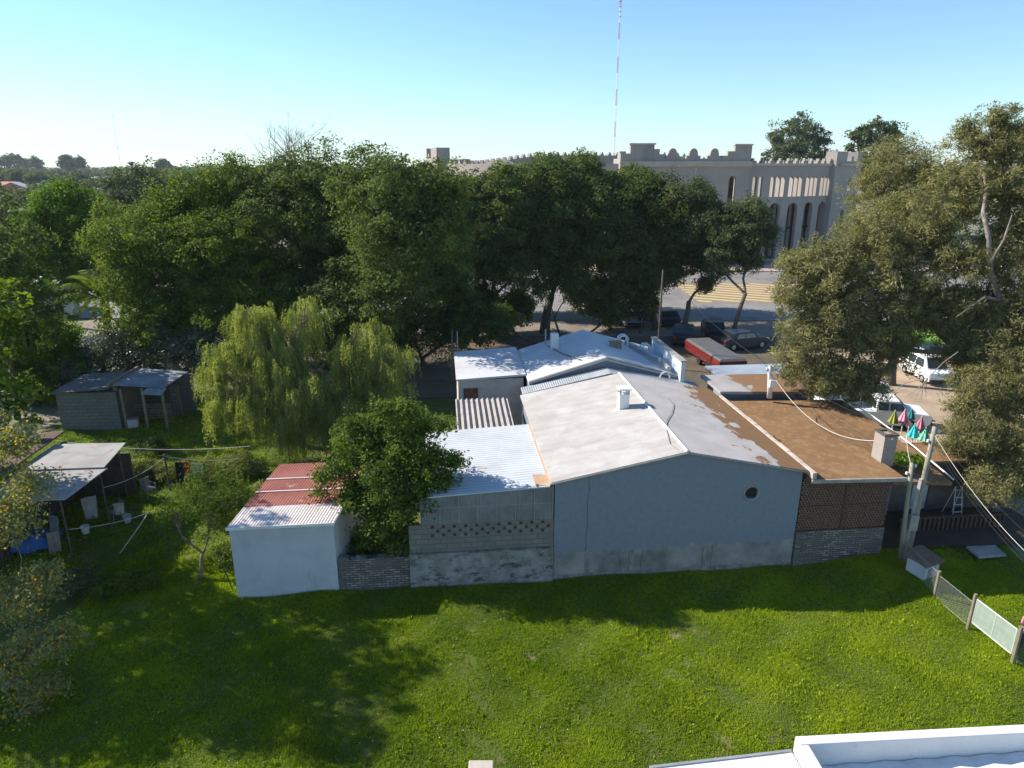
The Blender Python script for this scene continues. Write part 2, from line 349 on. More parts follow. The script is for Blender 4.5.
# yellow hatched crossing painted on the street
k = MB(); k2 = MB()
k2.slab([(19.5, 72.4, 0.036), (38, 71.6, 0.036), (38, 85.2, 0.036), (19.5, 86.0, 0.036)], 0.004)
for i in range(14):
    c0 = 74 + i * 1.75; kx = .5                      # stripe centre line: y = c0 - kx * (x - 12)
    xa = max(20.0, 12 + (c0 + .8 - 85.4) / kx); xb = min(37.5, 12 + (c0 - 72.8) / kx)
    if xb - xa > .5 and c0 - kx * (xa - 12) < 85.9: k.slab([(xa, c0 - kx * (xa - 12), .041), (xb, c0 - kx * (xb - 12), .041), (xb, c0 + .8 - kx * (xb - 12), .041), (xa, c0 + .8 - kx * (xa - 12), .041)], .003)
o = k2.build('crossing_base', mat('faded_paint', (0.2, 0.17, 0.14), (0.25, 0.21, 0.17), 0.8)); o['kind'] = 'structure'
o = k.build('crossing_stripes', mat('yellow_paint', (0.6, 0.42, 0.15), (0.5, 0.36, 0.16), 2)); o['kind'] = 'structure'
sheet('park_grass', [(30, 55), (50, 54), (52, 60.6), (31, 61.2)], 0.05, mat('park_green', (0.1, 0.22, 0.02), (0.15, 0.26, 0.03), 1))
g_ = np.random.default_rng(44); nd = 100; dx = np.concatenate([g_.uniform(-12, 0, 85), g_.uniform(-2, 13, 15)]); dy = g_.uniform(13.3, 20, nd); dn = unit(nd, g_) * .3 + np.array([0, 0, 1.0]); dn /= np.linalg.norm(dn, axis=1)[:, None]; dd_ = np.cross(dn, unit(nd, g_)); dd_ /= np.linalg.norm(dd_, axis=1)[:, None]
o = quads_mesh('white_clover', np.stack([dx, dy, gzn(dx, dy) + .06], -1), dd_, dn, .025 + .02 * g_.random(nd), .022, g_.random(nd), M['white']); o['kind'] = 'stuff'; o['label'] = 'tiny white flowers dotted through the shaded grass'; o['category'] = 'flowers'
# grass blades of the near plot
def grass(n, x0, x1, y0, y1, seed, h=0.055, keep=None):
    g = np.random.default_rng(seed); x = g.uniform(x0, x1, n); y = g.uniform(y0, y1, n)
    pn = 0.5 + 0.25 * np.sin(x * 1.7 + 1.3 * np.sin(y * 0.8)) + 0.25 * np.sin(y * 2.3 + np.sin(x * 1.1) * 2)
    pn2 = np.sin(x * 0.53 + 2 + 1.5 * np.sin(y * 0.35)) * np.sin(y * 0.61 + 0.7 * x * 0.3)
    bare = np.sin(x * 1.9 + 3 * np.sin(y * .9)) * np.sin(y * 2.2 + 2 * np.sin(x * .7)) + .35 * np.sin(x * 7 + y * 5)
    m = g.random(n) < (0.65 + 0.35 * pn) * np.where((bare > 0.9) & (x > -5) & (x < 9) & (y < 19), 0.3, 1.0)
    if keep is not None: m &= keep(x, y)
    x, y, pn, pn2 = x[m], y[m], pn[m], pn2[m]; n = len(x)
    li = np.repeat(np.arange(n), 4); mm = len(li)
    px = x[li] + g.normal(0, 0.035, mm); py = y[li] + g.normal(0, 0.035, mm)
    hh = h * (0.35 + 1.0 * g.random(n))[li] * (0.6 + 0.8 * pn[li]) * (0.8 + 0.5 * g.random(mm))
    big = (g.random(n) < 0.02)[li]; hh[big] *= 1.7
    z = gzn(px, py) + hh * 0.42
    d = np.stack([g.normal(0, 0.45, mm), g.normal(0, 0.45, mm), np.ones(mm)], -1); d /= np.linalg.norm(d, axis=1)[:, None]
    nr = unit(mm, g); nr[:, 2] *= 0.3
    t = np.clip(0.42 + 0.2 * pn2[li] + 0.2 * (pn[li] - .5) + .12 * np.sin(px * 3.1 + 2 * np.sin(py * 2.3)) + .1 * np.clip((px - 4) / 6, -.6, 1) + 0.15 * g.normal(size=n)[li] + 0.1 * g.normal(size=mm), 0, 1)
    wd = np.where(big, 0.04, 0.017) * (0.7 + 0.6 * g.random(mm))
    return np.stack([px, py, z], -1), d, nr, hh, wd, t
def loc_v(x, y): return -(x - AX) * math.sin(TH) + (y - AY) * math.cos(TH)
def loc_u(x, y): return (x - AX) * math.cos(TH) + (y - AY) * math.sin(TH)
def outside(x, y):
    u, v = loc_u(x, y), loc_v(x, y)
    return ~((u > 0) & (u < 23.2) & (v > -0.03)) & ~((u > 22) & (v > 1.2))
parts_ = [grass(300000, -14.5, 18, 12.6, 22.6, 3, keep=outside), grass(20000, 13, 19, 16, 24, 5, keep=outside), grass(80000, -25, -8.6, 20, 40, 4, h=0.09, keep=outside)]
cat_ = [np.concatenate([p[i] for p in parts_]) for i in range(6)]
o = quads_mesh('grass', *cat_[:5], cat_[5], GM_grass); o['kind'] = 'stuff'; o['label'] = 'short bright green grass of the vacant plot'; o['category'] = 'grass'
# ================================================================== BUILDINGS IN THE FOREGROUND
def lp(px, py, z):
    p = at(px, py, z); dx, dy = p.x - AX, p.y - AY
    return dx * math.cos(TH) + dy * math.sin(TH), -dx * math.sin(TH) + dy * math.cos(TH)
I = lambda x, z, t: Vector((x, t, z))               # plain wall mapping in local frame
def alongv(u0): return lambda x, z, t: Vector((u0 + t, x, z))
M['plaster_grey'] = mat('grey_plaster', (0.255, 0.27, 0.305), (0.215, 0.23, 0.255), 0.5, bump=0.004, bscale=25, c3=(0.2, 0.21, 0.23), s3=0.9, lo3=0.5, hi3=0.72, stretch3=(2.2, 1, 0.35))
M['plinth'] = mat('rough_plinth', (0.3, 0.3, 0.29), (0.16, 0.155, 0.15), 2.2, bump=0.02, bscale=9, c3=(0.12, 0.12, 0.11), s3=1.7, lo3=0.55, hi3=0.66, stretch3=(2.5, 1, 0.5))
M['plaster_white'] = mat('blue_white_plaster', (0.52, 0.55, 0.59), (0.45, 0.48, 0.51), 1.2, bump=0.004, bscale=30, c3=(0.3, 0.31, 0.31), s3=1.1, lo3=0.56, hi3=0.78, stretch3=(1.5, 1.5, .6))
M['roof_warm'] = mat('warm_white_roof', (0.42, 0.395, 0.375), (0.345, 0.315, 0.29), 0.9, rough=0.8, stretch=(0.6, 2.6, 1), c3=(0.47, 0.455, 0.44), s3=0.9, lo3=0.45, hi3=0.7, bump=0.01, bscale=10)
M['roof_white'] = mat('painted_white_roof', (0.55, 0.56, 0.58), (0.46, 0.46, 0.46), 0.7, rough=0.6, c3=(0.5, 0.45, 0.4), s3=0.8, lo3=0.62, hi3=0.75)
M['mossroof'] = mat('lichen_roof', (0.23, 0.13, 0.06), (0.175, 0.095, 0.042), 0.7, rough=1, bump=0.02, bscale=20, c3=(0.27, 0.17, 0.085), s3=4.0, lo3=0.5, hi3=0.62)
def grad_mix_mat(name, base, over, axis, x0, x1, nscale, amp, base2=None):
    m = mat(name, base, base2 or tuple(c * 0.8 for c in base), 0.9, bump=0.01, bscale=12)
    nt = m.node_tree; N = nt.nodes; K = nt.links.new; p = N['Principled BSDF']; old = p.inputs['Base Color'].links[0].from_socket
    tc = N.new('ShaderNodeTexCoord'); sp = N.new('ShaderNodeSeparateXYZ'); K(tc.outputs['Object'], sp.inputs[0])
    mr = N.new('ShaderNodeMapRange'); mr.inputs[1].default_value = x0; mr.inputs[2].default_value = x1; K(sp.outputs[axis], mr.inputs[0])
    n = N.new('ShaderNodeTexNoise'); n.inputs['Scale'].default_value = nscale; n.inputs['Detail'].default_value = 8; n.inputs['Roughness'].default_value = 0.65
    mp = N.new('ShaderNodeMapping'); mp.inputs['Scale'].default_value = (1.1, .7, 1.2 if axis == 2 else 1); K(tc.outputs['Object'], mp.inputs[0]); K(mp.outputs[0], n.inputs['Vector'])
    a = N.new('ShaderNodeMath'); a.operation = 'MULTIPLY_ADD'; K(n.outputs[0], a.inputs[0]); a.inputs[1].default_value = amp; K(mr.outputs[0], a.inputs[2])
    r = N.new('ShaderNodeMapRange'); r.inputs[1].default_value = 0.5 + amp * 0.5 - 0.03; r.inputs[2].default_value = 0.5 + amp * 0.5 + 0.03; K(a.outputs[0], r.inputs[0])
    n2 = N.new('ShaderNodeTexNoise'); n2.inputs['Scale'].default_value = 6; n2.inputs['Detail'].default_value = 6; K(tc.outputs['Object'], n2.inputs['Vector'])
    ov = N.new('ShaderNodeMix'); ov.data_type = 'RGBA'; ov.inputs[6].default_value = (*over, 1); ov.inputs[7].default_value = (*[c * 0.72 for c in over], 1); K(n2.outputs[0], ov.inputs[0])
    mx = N.new('ShaderNodeMix'); mx.data_type = 'RGBA'; K(r.outputs[0], mx.inputs[0]); K(old, mx.inputs[6]); K(ov.outputs[2], mx.inputs[7]); K(mx.outputs[2], p.inputs['Base Color'])
    return m
M['roof_right'] = grad_mix_mat('weathered_slope', (0.47, 0.435, 0.415), (0.25, 0.14, 0.065), 0, 17.0, 20.0, 1.3, 1.8)
def band_wall_mat():
    m = grad_mix_mat('blue_grey_render_over_bare_base', (0.33, 0.325, 0.31), (0.225, 0.262, 0.325), 2, 0.2, 1.75, 2.2, 0.75, base2=(0.15, 0.15, 0.145))
    return m
M['gable_paint'] = band_wall_mat()
# --- grey gabled workshop
UL, UR, RU, ZE, ZR, VB = 10.86, 19.70, 15.37, 3.72, 4.62, 9.2
gab = lambda x: ZE + (ZR - ZE) * ((x - UL) / (RU - UL) if x < RU else (UR - x) / (UR - RU))
w = bthing('gabled_workshop', 'grey rendered gabled building with a small round vent facing the plot', 'building')
mb = MB(); vc, vz, vr = 17.88, 2.97, 0.25
circ_top = lambda x: vz + math.sqrt(max(0, vr * vr - (x - vc) ** 2))
wall(mb, UL, UR, -0.3, gab, [(vc - vr, vc + vr, vz - vr * 0.85, circ_top)], 0.22, I, extra=(RU,))
mb.box(UL, UL + 0.22, 0.221, VB, 0.6, ZE); mb.box(UR - 0.22, UR, 0.221, VB, 0.6, ZE)
wall(mb, UL + 0.221, UR - 0.221, 0.6, lambda x: gab(x) - 0.02, [], 0.2, lambda x, z, t: Vector((x, VB - 0.2 + t, z)), extra=(RU,))
mb.build('wall', M['gable_paint'], w)
mb = MB(); mb.box(UL - 0.01, UR + .01, -0.03, 0.0, -0.3, 0.1); mb.box(12.0, 12.12, -0.028, -.001, 0.1, .92); mb.box(13.6, 13.75, -0.028, -.001, .1, .95); mb.box(16.3, 16.42, -.028, -.001, .1, .9)
mb.each('plinth', M['plinth'], w)
mb = MB()
for kx in range(14):
    a = 2 * math.pi * kx / 14; a2 = a + 0.44
    mb.tube([(vc + math.cos(a) * (vr + .02), -0.01, vz + math.sin(a) * (vr + .02)), (vc + math.cos(a2) * (vr + .02), -0.01, vz + math.sin(a2) * (vr + .02))], 0.035, 5)
mb.build('vent_ring', M['concrete'], w)
mb = MB(); mb.box(vc - .2, vc + .2, 0.16, 0.18, vz - .2, vz + .2); mb.build('vent_grille', M['dark'], w)
mb = MB(); e = 0.1
mb.slab([(UL - 0.15, -0.14, ZE + e - .03), (RU, -0.14, ZR + e), (RU, VB, ZR + e), (UL - 0.15, VB, ZE + e - .03)], 0.08)
mb.build('roof', M['roof_warm'], w)
mb = MB(); mb.slab([(RU + .003, -0.14, ZR + e), (UR + 0.12, -0.14, ZE + e - .02), (UR + 0.12, VB, ZE + e - .02), (RU + .003, VB, ZR + e)], 0.08)
mb.build('roof', M['roof_right'], w)
mb = MB(); mb.tube([(RU, -0.15, ZR + e + .01), (RU, VB, ZR + e + .01)], 0.05, 6); mb.build('ridge_cap', M['white'], w)
mb = MB()                                            # eave trim along the gable
mb.tube([(UL - .15, -0.16, ZE + .02), (RU, -0.16, ZR + .05), (UR + .12, -0.16, ZE + .03)], 0.035, 5); mb.build('verge_trim', M['concrete'], w)
mb = MB(); rd = random.Random(3)
for (u0, z0, u1, z1) in ((12.0, 1.0, 12.05, 4.0), (16.6, 0.0, 16.62, 1.0), (14.0, -0.1, 14.05, 1.0), (13.3, 0, 13.2, 0.95)):
    pts = [(u0 + (u1 - u0) * t + rd.uniform(-.03, .03), -0.003 if z0 >= 1 else -0.053, z0 + (z1 - z0) * t) for t in [i / 9 for i in range(10)]]
    mb.tube(pts, 0.007, 3)
mb.each('wall_crack', M['dark'], w)
# loose wires lying on the roof
mb = MB()
def roofz(u): return (ZE + (ZR - ZE) * (u - UL) / (RU - UL) if u < RU else ZE + (ZR - ZE) * (UR - u) / (UR - RU)) + e + 0.03
pp = []
for (px, py) in ((668, 395), (674, 402), (672, 412), (667, 422), (666, 432), (670, 446), (680, 455)):
    u, v = lp(px, py, 4.6); pp.append((u, max(v, 0.1), roofz(u)))
mb.tube(pp, 0.012, 4)
o = mb.build('loose_wire', M['wood'], w)
# chimney on the workshop roof
cu, cv = lp(624, 411, 4.45)
ch = bthing('roof_chimney', 'small white masonry chimney standing near the ridge of the pale roof', 'chimney')
mb = MB(); mb.box(cu - .2, cu + .2, cv, cv + .4, 4.2, 5.15); mb.build('shaft', M['white'], ch)
mb = MB()
for a in (-.17, .17):
    for b in (.03, .37): mb.box(cu + a - .03, cu + a + .03, cv + b - .03, cv + b + .03, 5.15, 5.33)
mb.each('vent_post', M['concrete'], ch)
mb = MB(); mb.box(cu - .26, cu + .26, cv - .06, cv + .46, 5.33, 5.4); mb.build('cap', M['white'], ch)
# --- brown flat-roofed annex with brick lattice
M['brickred'] = brick_mat('red_lattice_brick', (0.2, 0.1, 0.06), (0.26, 0.14, 0.09), (0.1, 0.07, 0.05), 3.2, c3=None)
M['blockwall'] = brick_mat('grey_block', (0.22, 0.215, 0.195), (0.17, 0.165, 0.15), (0.13, 0.125, 0.115), 1.0, bw=0.42, rh=0.2, ms=0.012, c3=(0.17, 0.17, 0.155))
M['oldblock'] = brick_mat('old_render_over_brick', (0.36, 0.34, 0.31), (0.13, 0.12, 0.105), (0.07, 0.065, 0.06), 1.0, bw=0.27, rh=0.09, ms=0.016, c3=(0.13, 0.125, 0.115))
an = bthing('flat_roofed_annex', 'low annex with orange brown lichen roof over a red brick lattice screen', 'building')
mb = MB(); mb.box(19.74, 23.12, -0.06, 0.2, -0.3, 1.32); mb.box(19.74, 20.05, -0.10, -0.061, -0.3, 1.30); mb.build('base_wall', M['oldblock'], an)
# lattice: staggered bricks with real gaps
mb = MB(); x = 19.78; rows = 22; rh = (3.42 - 1.36) / rows
for r_ in range(rows):
    z0 = 1.36 + r_ * rh; off = 0.057 if r_ % 2 else 0.0; x = 19.76 + off
    mb.box(19.73, 23.12, 0.0, 0.12, z0 + rh * 0.7, z0 + rh * 0.98)
    while x < 23.05:
        mb.box(x, min(x + 0.062, 23.1), 0.012, 0.13, z0 - 0.003, z0 + rh * 0.7); x += 0.115
mb.build('brick_lattice', mat('lattice_brick', (0.22, 0.13, 0.095), (0.13, 0.08, 0.06), 9), an)
mb = MB(); mb.box(19.72, 23.12, -0.05, 0.17, 1.322, 1.36); mb.box(21.4, 21.52, -0.03, 0.16, 1.361, 3.4); mb.box(19.72, 23.1, -0.02, 0.15, 2.3, 2.34)
mb.build('lattice_frame', mat('lattice_frame_brick', (0.12, 0.07, 0.05), (0.08, 0.05, 0.04), 5), an)
mb = MB(); mb.box(23.0, 23.19, 0.22, 7.3, -0.2, 3.4); mb.box(25.2, 25.4, 3.0, 7.4, -0.2, 3.25); mb.box(23.2, 25.19, 3.0, 3.2, -0.2, 3.25); mb.build('wall', M['plaster_grey'], an)
mb = MB(); mb.slab([(19.83, -0.35, 3.56), (23.2, -0.5, 3.55), (23.2, 7.8, 3.62), (19.83, 8.0, 3.62)], 0.14); mb.slab([(23.203, 0.1, 3.1), (25.45, -0.02, 3.02), (25.55, 4.0, 3.45), (23.203, 4.0, 3.53)], .12); mb.slab([(23.203, 4.003, 3.53), (25.55, 4.003, 3.45), (25.5, 7.5, 3.62), (23.203, 7.8, 3.62)], .12)
mb.build('roof', M['mossroof'], an)
mb = MB(); mb.slab([(19.83, -0.43, 3.57), (23.25, -0.58, 3.56), (23.25, -0.51, 3.56), (19.83, -0.36, 3.57)], 0.13); mb.build('roof_edge', M['concrete'], an)
mb = MB(); mb.tube([(25.56, 7.4, 3.68), (25.6, 5.5, 3.68), (25.62, 2.5, 3.4), (25.5, 0, 3.12)], 0.03, 8); mb.build('edge_pipe', mat('pink_white_pipe', (0.72, 0.6, 0.58), (0.8, 0.74, 0.72), 1), an)
mb = MB(); mb.box(20.2, 24.8, 8.6, 10.4, 2.0, 3.86); mb.build('wall', M['plaster_grey'], an)
mb = MB(); mb.slab([(19.9, 8.1, 4.02), (24.95, 7.7, 3.98), (25.0, 10.6, 4.0), (19.9, 10.65, 4.05)], 0.12); mb.build('upper_roof', grad_mix_mat('upper_lichen', (0.36, 0.34, 0.33), (0.24, 0.14, 0.07), 0, 18.5, 24.5, 0.8, 1.3), an)
mb = MB(); 
for xx in (22.3, 23.0, 23.7, 24.4): mb.box(xx, xx + .07, 8.2, 8.3, 3.62, 3.9)
mb.each('clerestory_post', M['wood'], an)
# low coping between the two roofs, with weeds
mb = MB()
for i in range(9):
    v0 = -0.4 + i * 0.94; mb.box(19.84, 19.98, v0, v0 + 0.92, 3.6, 3.83 + 0.01 * (i % 3))
mb.build('coping', mat('coping_tile', (0.58, 0.5, 0.44), (0.4, 0.33, 0.28), 3), an)
def weed(name, label, p, r, n, lm, leaf, h=None, group=None, seed=1, asp=0.4, cat='weed'):
    rt = thing(name, label, cat, p, 0, group); g = np.random.default_rng(seed)
    d = unit(n, g); d[:, 2] = np.abs(d[:, 2]); c = d * (g.random(n) ** 0.5)[:, None] * np.array([r, r, h or r * 0.8])
    mb = MB()
    for k in range(7):
        q = c[k]; mb.tube([(0, 0, -0.02), (q[0] * .4, q[1] * .4, q[2] * .6), tuple(q)], [leaf * .1 + .003, .004, .002], 3)
    mb.build('stem', M['twig'], rt)
    nr = unit(n, g) + d * 0.5 + np.array([0, 0, .6]); nr /= np.linalg.norm(nr, axis=1)[:, None]; dr = np.cross(nr, unit(n, g)); dr /= np.linalg.norm(dr, axis=1)[:, None]
    ls = leaf * (0.6 + 0.8 * g.random(n)); quads_mesh('leaves', c, dr, nr, ls, ls * asp, g.random(n), lm, rt); return rt
for i, (px, py, rr, lab) in enumerate(((745, 405, .12, 'tiny weed at the far end of the roof coping'), (757, 418, .16, 'small green weed growing on the upper part of the roof coping'), (772, 434, .25, 'largest leafy weed sprouting from the middle of the roof coping'), (786, 452, .14, 'wispy weed low down on the roof coping'), (795, 464, .13, 'weed near the front end of the roof coping'))):
    u, v = lp(px, py, 3.85); u = 20.05
    weed('roof_weed', lab, L(u, v, 3.63), rr, 90, GM_mid, 0.09, group='weeds along the roof coping', seed=i)
u, v = lp(922, 457, 3.6)
weed('roof_plant', 'spreading patch of bright green leafy plants on the lichen roof beside the brick chimney', L(24.55, 1.4, 3.22), 0.85, 900, GM_bright, 0.13, h=0.32, seed=9, asp=0.7, cat='plant')
# brick chimney
bc = bthing('brick_chimney', 'square brick chimney with pale left face at the front of the brown roof', 'chimney')
u0, v0 = 23.1, 0.75
mb = MB(); mb.box(u0, u0 + .5, v0, v0 + .6, 3.4, 4.6); mb.build('shaft', brick_mat('chimney_brick', (0.36, 0.3, 0.26), (0.3, 0.24, 0.2), (0.42, 0.39, 0.36), 3.2, c3=(0.3, 0.29, 0.28)), bc)
mb = MB(); mb.box(u0 - .04, u0 + .54, v0 - .04, v0 + .1, 4.602, 4.66); mb.box(u0 - .04, u0 + .54, v0 + .5, v0 + .64, 4.602, 4.66); mb.box(u0 - .04, u0 + .1, v0 + .101, v0 + .499, 4.602, 4.66); mb.box(u0 + .4, u0 + .54, v0 + .101, v0 + .499, 4.602, 4.66); mb.build('rim', M['bark'], bc)
# --- white lean-to with translucent siding
lt = bthing('white_roofed_lean_to', 'lean-to with a white sheet roof above grey corrugated siding and vented block wall', 'building')
mb = MB(); mb.slab([(6.55, -0.05, 3.42), (10.68, -0.05, 3.62), (10.68, 5.85, 3.62), (6.35, 5.85, 3.42)], 0.05)
mb.build('roof', wave_mat('white_sheet', (0.5, 0.53, 0.56), (0.42, 0.44, 0.46), 'Y', 1.6, 0.8, bump=0.025, c3=(0.5, 0.44, 0.38), lo=0.4, hi=0.7), lt)
mb = MB(); mb.slab([(10.69, -0.02, 3.70), (10.72, -0.02, 3.70), (10.72, 5.85, 3.70), (10.69, 5.85, 3.70)], 0.1); mb.box(10.2, 10.69, 0.02, 0.9, 3.61, 3.625)
mb.build('flashing', mat('rusty_flashing', (0.4, 0.24, 0.13), (0.5, 0.36, 0.25), 3), lt)
mb = MB()
for i in range(7):
    a = 6.3 + i * 0.645; t0 = 3.36 + (a - 6.3) * 0.045
    mb.hexa([(a, 0, 2.35), (a + .635, 0, 2.35), (a + .635, .02, 2.35), (a, .02, 2.35)], [(a, 0, t0), (a + .635, 0, t0 + .03), (a + .635, .02, t0 + .03), (a, .02, t0)])
mb.build('siding', wave_mat('grey_siding', (0.23, 0.24, 0.25), (0.16, 0.17, 0.18), 'X', 3.5, 1.1, bump=0.02, rough=0.5), lt)
mb = MB()
for i in range(8): mb.box(6.27 + i * .645, 6.3 + i * .645, -0.02, 0.0, 2.35, 3.4 + i * .03)
mb.box(6.31, 10.78, -0.018, -0.001, 2.95, 2.98); mb.each('siding_batten', mat('batten', (0.3, 0.3, 0.3), (0.24, 0.24, 0.24), 3), lt)
ops = []; rd = random.Random(4)
for r_ in range(3):
    for i in range(11):
        x0 = 6.6 + i * 0.38 + (0.19 if r_ % 2 else 0)
        if x0 < 10.7: ops.append((x0, x0 + 0.11, 2.2 - r_ * 0.16, 2.31 - r_ * 0.16))
mb = MB(); wall(mb, 5.86, 10.84, 1.28, 2.34, ops, 0.06, I); mb.build('vented_wall', M['blockwall'], lt)
mb = MB(); mb.box(5.9, 10.8, 0.062, 0.2, 1.3, 2.3); mb.build('wall_backing', mat('vent_backing', (0.2, 0.11, 0.07), (0.1, 0.06, 0.05), 6), lt)
mb = MB(); mb.box(5.84, 10.83, -0.10, 0.14, -0.3, 1.24); mb.build('base_wall', mat('peeling_render', (0.33, 0.335, 0.34), (0.17, 0.165, 0.155), 2.4, bump=0.03, c3=(0.08, 0.078, 0.07), s3=2.6, lo3=0.52, hi3=0.62, stretch3=(1, 1, 1.8)), lt)
mb = MB(); mb.box(5.84, 10.83, -0.13, 0.0, 1.24, 1.29); mb.build('ledge', mat('mossy_ledge', (0.1, 0.1, 0.08), (0.3, 0.3, 0.27), 3), lt)
mb = MB(); mb.box(6.36, 6.5, 0.3, 5.8, -0.1, 3.35); mb.box(6.51, 10.7, 5.65, 5.8, -0.1, 3.35); mb.build('wall', M['blockwall'], lt)
# --- low brick wall between shed and lean-to
lw = bthing('boundary_wall', 'low dark rough brick wall running from the white shed to the lean-to', 'wall')
mb = MB(); mb.box(3.42, 5.82, 0.02, 0.24, -0.3, 1.12); mb.build('masonry', M['oldblock'], lw)
mb = MB(); rd = random.Random(2); x = 3.42
while x < 5.5:
    l_ = rd.uniform(.2, .4); mb.box(x, x + l_ - .02, 0.01, 0.25, 1.12, 1.12 + rd.uniform(.02, .1)); x += l_
mb.each('loose_brick', M['oldblock'], lw)
# --- white shed with rusty red roof
sh = bthing('white_shed', 'small bluish white windowless shed with a rusty red corrugated roof', 'shed')
mb = MB()
SKW = 0.2
def skew(m_):
    m_.v = [(x + SKW * max(0, y), y, z) for (x, y, z) in m_.v]; return m_
mb.box(0, 3.38, 0, .15, -0.3, 2.6); mb.box(0, .15, .151, 4.0, -0.3, 2.62); mb.box(3.23, 3.38, .151, 4.0, -0.3, 2.62); mb.box(.151, 3.229, 3.85, 4.0, -0.3, 2.62)
skew(mb).build('wall', M['plaster_white'], sh)
def corr(mb, u0, u1, v0, v1, z0, z1, pitch=0.1, amp=0.02, axis='v'):
    n = int((u1 - u0) / pitch * 4); vs = []; fs = []
    for i in range(n + 1):
        u = u0 + (u1 - u0) * i / n; h = amp * math.sin(i * math.pi / 2)
        for (v, z) in ((v0, z0), (v1, z1)): vs += [(u, v, z + h), (u, v, z + h - 0.012)]
    for i in range(n):
        a = i * 4; b = a + 4; fs += [(a, b, b + 2, a + 2), (a + 1, a + 3, b + 3, b + 1), (a, a + 1, b + 1, b), (a + 2, b + 2, b + 3, a + 3)]
    fs += [(0, 2, 3, 1), (4 * n, 4 * n + 1, 4 * n + 3, 4 * n + 2)]
    mb.add(vs, fs)
mrust = mat('rusty_red_sheet', (0.42, 0.155, 0.115), (0.31, 0.105, 0.08), 1.1, rough=0.8, c3=(0.62, 0.5, 0.46), s3=1.5, lo3=0.6, hi3=0.7)
mb = MB(); corr(mb, -0.05, 3.43, 1.2, 4.2, 2.74, 2.98, 0.1, 0.012); skew(mb).build('roof', mrust, sh)
mb = MB(); corr(mb, -0.05, 3.43, -0.1, 1.28, 2.645, 2.735, 0.1, 0.012); skew(mb).build('roof', mat('white_worn_sheet', (0.7, 0.66, 0.63), (0.6, 0.5, 0.46), 1.4, rough=0.6, c3=(0.4, 0.15, 0.1), s3=1.2, lo3=0.66, hi3=0.74), sh)
mb = MB()
for v in (2.1, 3.0): mb.box(-0.05, 3.43, v, v + 0.05, 2.74 + (v - 1.2) * .08 + .027, 2.74 + (v - 1.2) * .08 + .04)
skew(mb)
mb.each('roof_batten', M['white'], sh)
mb = MB(); mb.box(-0.06, 3.44, -0.125, -0.1, 2.57, 2.67); mb.build('fascia', M['white'], sh)
# --- corrugated roof panel in the courtyard
cr_ = bthing('courtyard_canopy', 'dark corrugated sheet canopy with bright ribs between the white roofs', 'canopy')
mb = MB(); corr(mb, 7.7, 10.15, 6.0, 9.7, 3.25, 3.5, 0.24, 0.06); mb.build('sheet', mat('ribbed_sheet', (0.24, 0.22, 0.21), (0.34, 0.31, 0.29), 2, rough=0.7), cr_)
mb = MB()
for a in (7.8, 10.05):
    for b in (6.1, 9.6): mb.box(a, a + .07, b, b + .07, 0, 3.2 + (b - 6) * .06)
mb.each('post', M['wood'], cr_)
# --- rear house
rh_ = bthing('rear_house', 'white roofed rear house partly shaded by the tall trees behind it', 'house')
mb = MB()
wall(mb, 7.9, 11.2, 0, 3.75, [(8.15, 8.9, 2.7, 3.3)], 0.2, lambda x, z, t: Vector((x, 12.0 + t, z)))
mb.box(7.9, 8.1, 12.21, 16.6, 0, 3.75); mb.box(8.11, 11.2, 16.4, 16.6, 0, 3.75)
mb.build('wall', mat('cream_wall', (0.6, 0.55, 0.5), (0.45, 0.38, 0.34), 1.5), rh_)
mb = MB(); mb.box(8.1, 8.95, 12.21, 12.3, 2.65, 3.35); mb.build('window', mat('brick_infill', (0.28, 0.13, 0.09), (0.2, 0.1, 0.07), 4), rh_)
mb = MB(); mb.slab([(7.8, 11.85, 3.82), (11.3, 11.85, 4.0), (11.3, 16.75, 4.15), (7.8, 16.75, 3.95)], 0.1); mb.build('roof', M['roof_white'], rh_)
g2 = lambda x: 3.85 + 1.1 * ((x - 11.35) / 3.75 if x < 15.1 else (19.0 - x) / 3.9)
mb = MB(); wall(mb, 11.35, 19.0, 0, lambda x: g2(x) - .02, [], 0.2, lambda x, z, t: Vector((x, 10.85 + t, z)), extra=(15.1,))
mb.box(11.35, 11.55, 11.06, 16.4, 0, 3.8); mb.box(18.8, 19.0, 11.06, 16.4, 0, 3.8); wall(mb, 11.56, 18.79, 0, lambda x: g2(x) - .02, [], 0.2, lambda x, z, t: Vector((x, 16.2 + t, z)), extra=(15.1,)); mb.build('wall', M['plaster_grey'], rh_)
mb = MB()
mb.slab([(11.31, 10.7, 3.92), (15.1, 10.7, 5.02), (15.1, 16.6, 5.1), (11.31, 16.6, 3.98)], 0.1); mb.slab([(15.103, 10.7, 5.02), (19.05, 10.7, 3.92), (19.05, 16.6, 3.98), (15.103, 16.6, 5.1)], 0.1)
mb.build('roof', M['roof_white'], rh_)
mb = MB(); mb.tube([(11.3, 10.66, 3.95), (15.1, 10.66, 5.07), (19.05, 10.66, 3.95)], 0.05, 4); mb.build('verge_trim', mat('grey_trim', (0.4, 0.38, 0.36), (0.3, 0.28, 0.26), 2), rh_)  # warm grey trim along the rear gable verge
mb = MB(); mb.box(18.75, 18.95, 10.3, 15.2, 3.6, 4.85); mb.build('parapet', mat('pale_blue_paint', (.55, .62, .7), (.48, .54, .6), 2), rh_)
mb = MB(); mb.box(18.7, 19.0, 10.25, 15.25, 4.853, 4.92); mb.build('parapet_coping', M['concrete'], rh_)
mb = MB(); mb.box(13.0, 13.4, 14.6, 15.0, 4.2, 5.35); mb.build('chimney', M['white'], rh_)
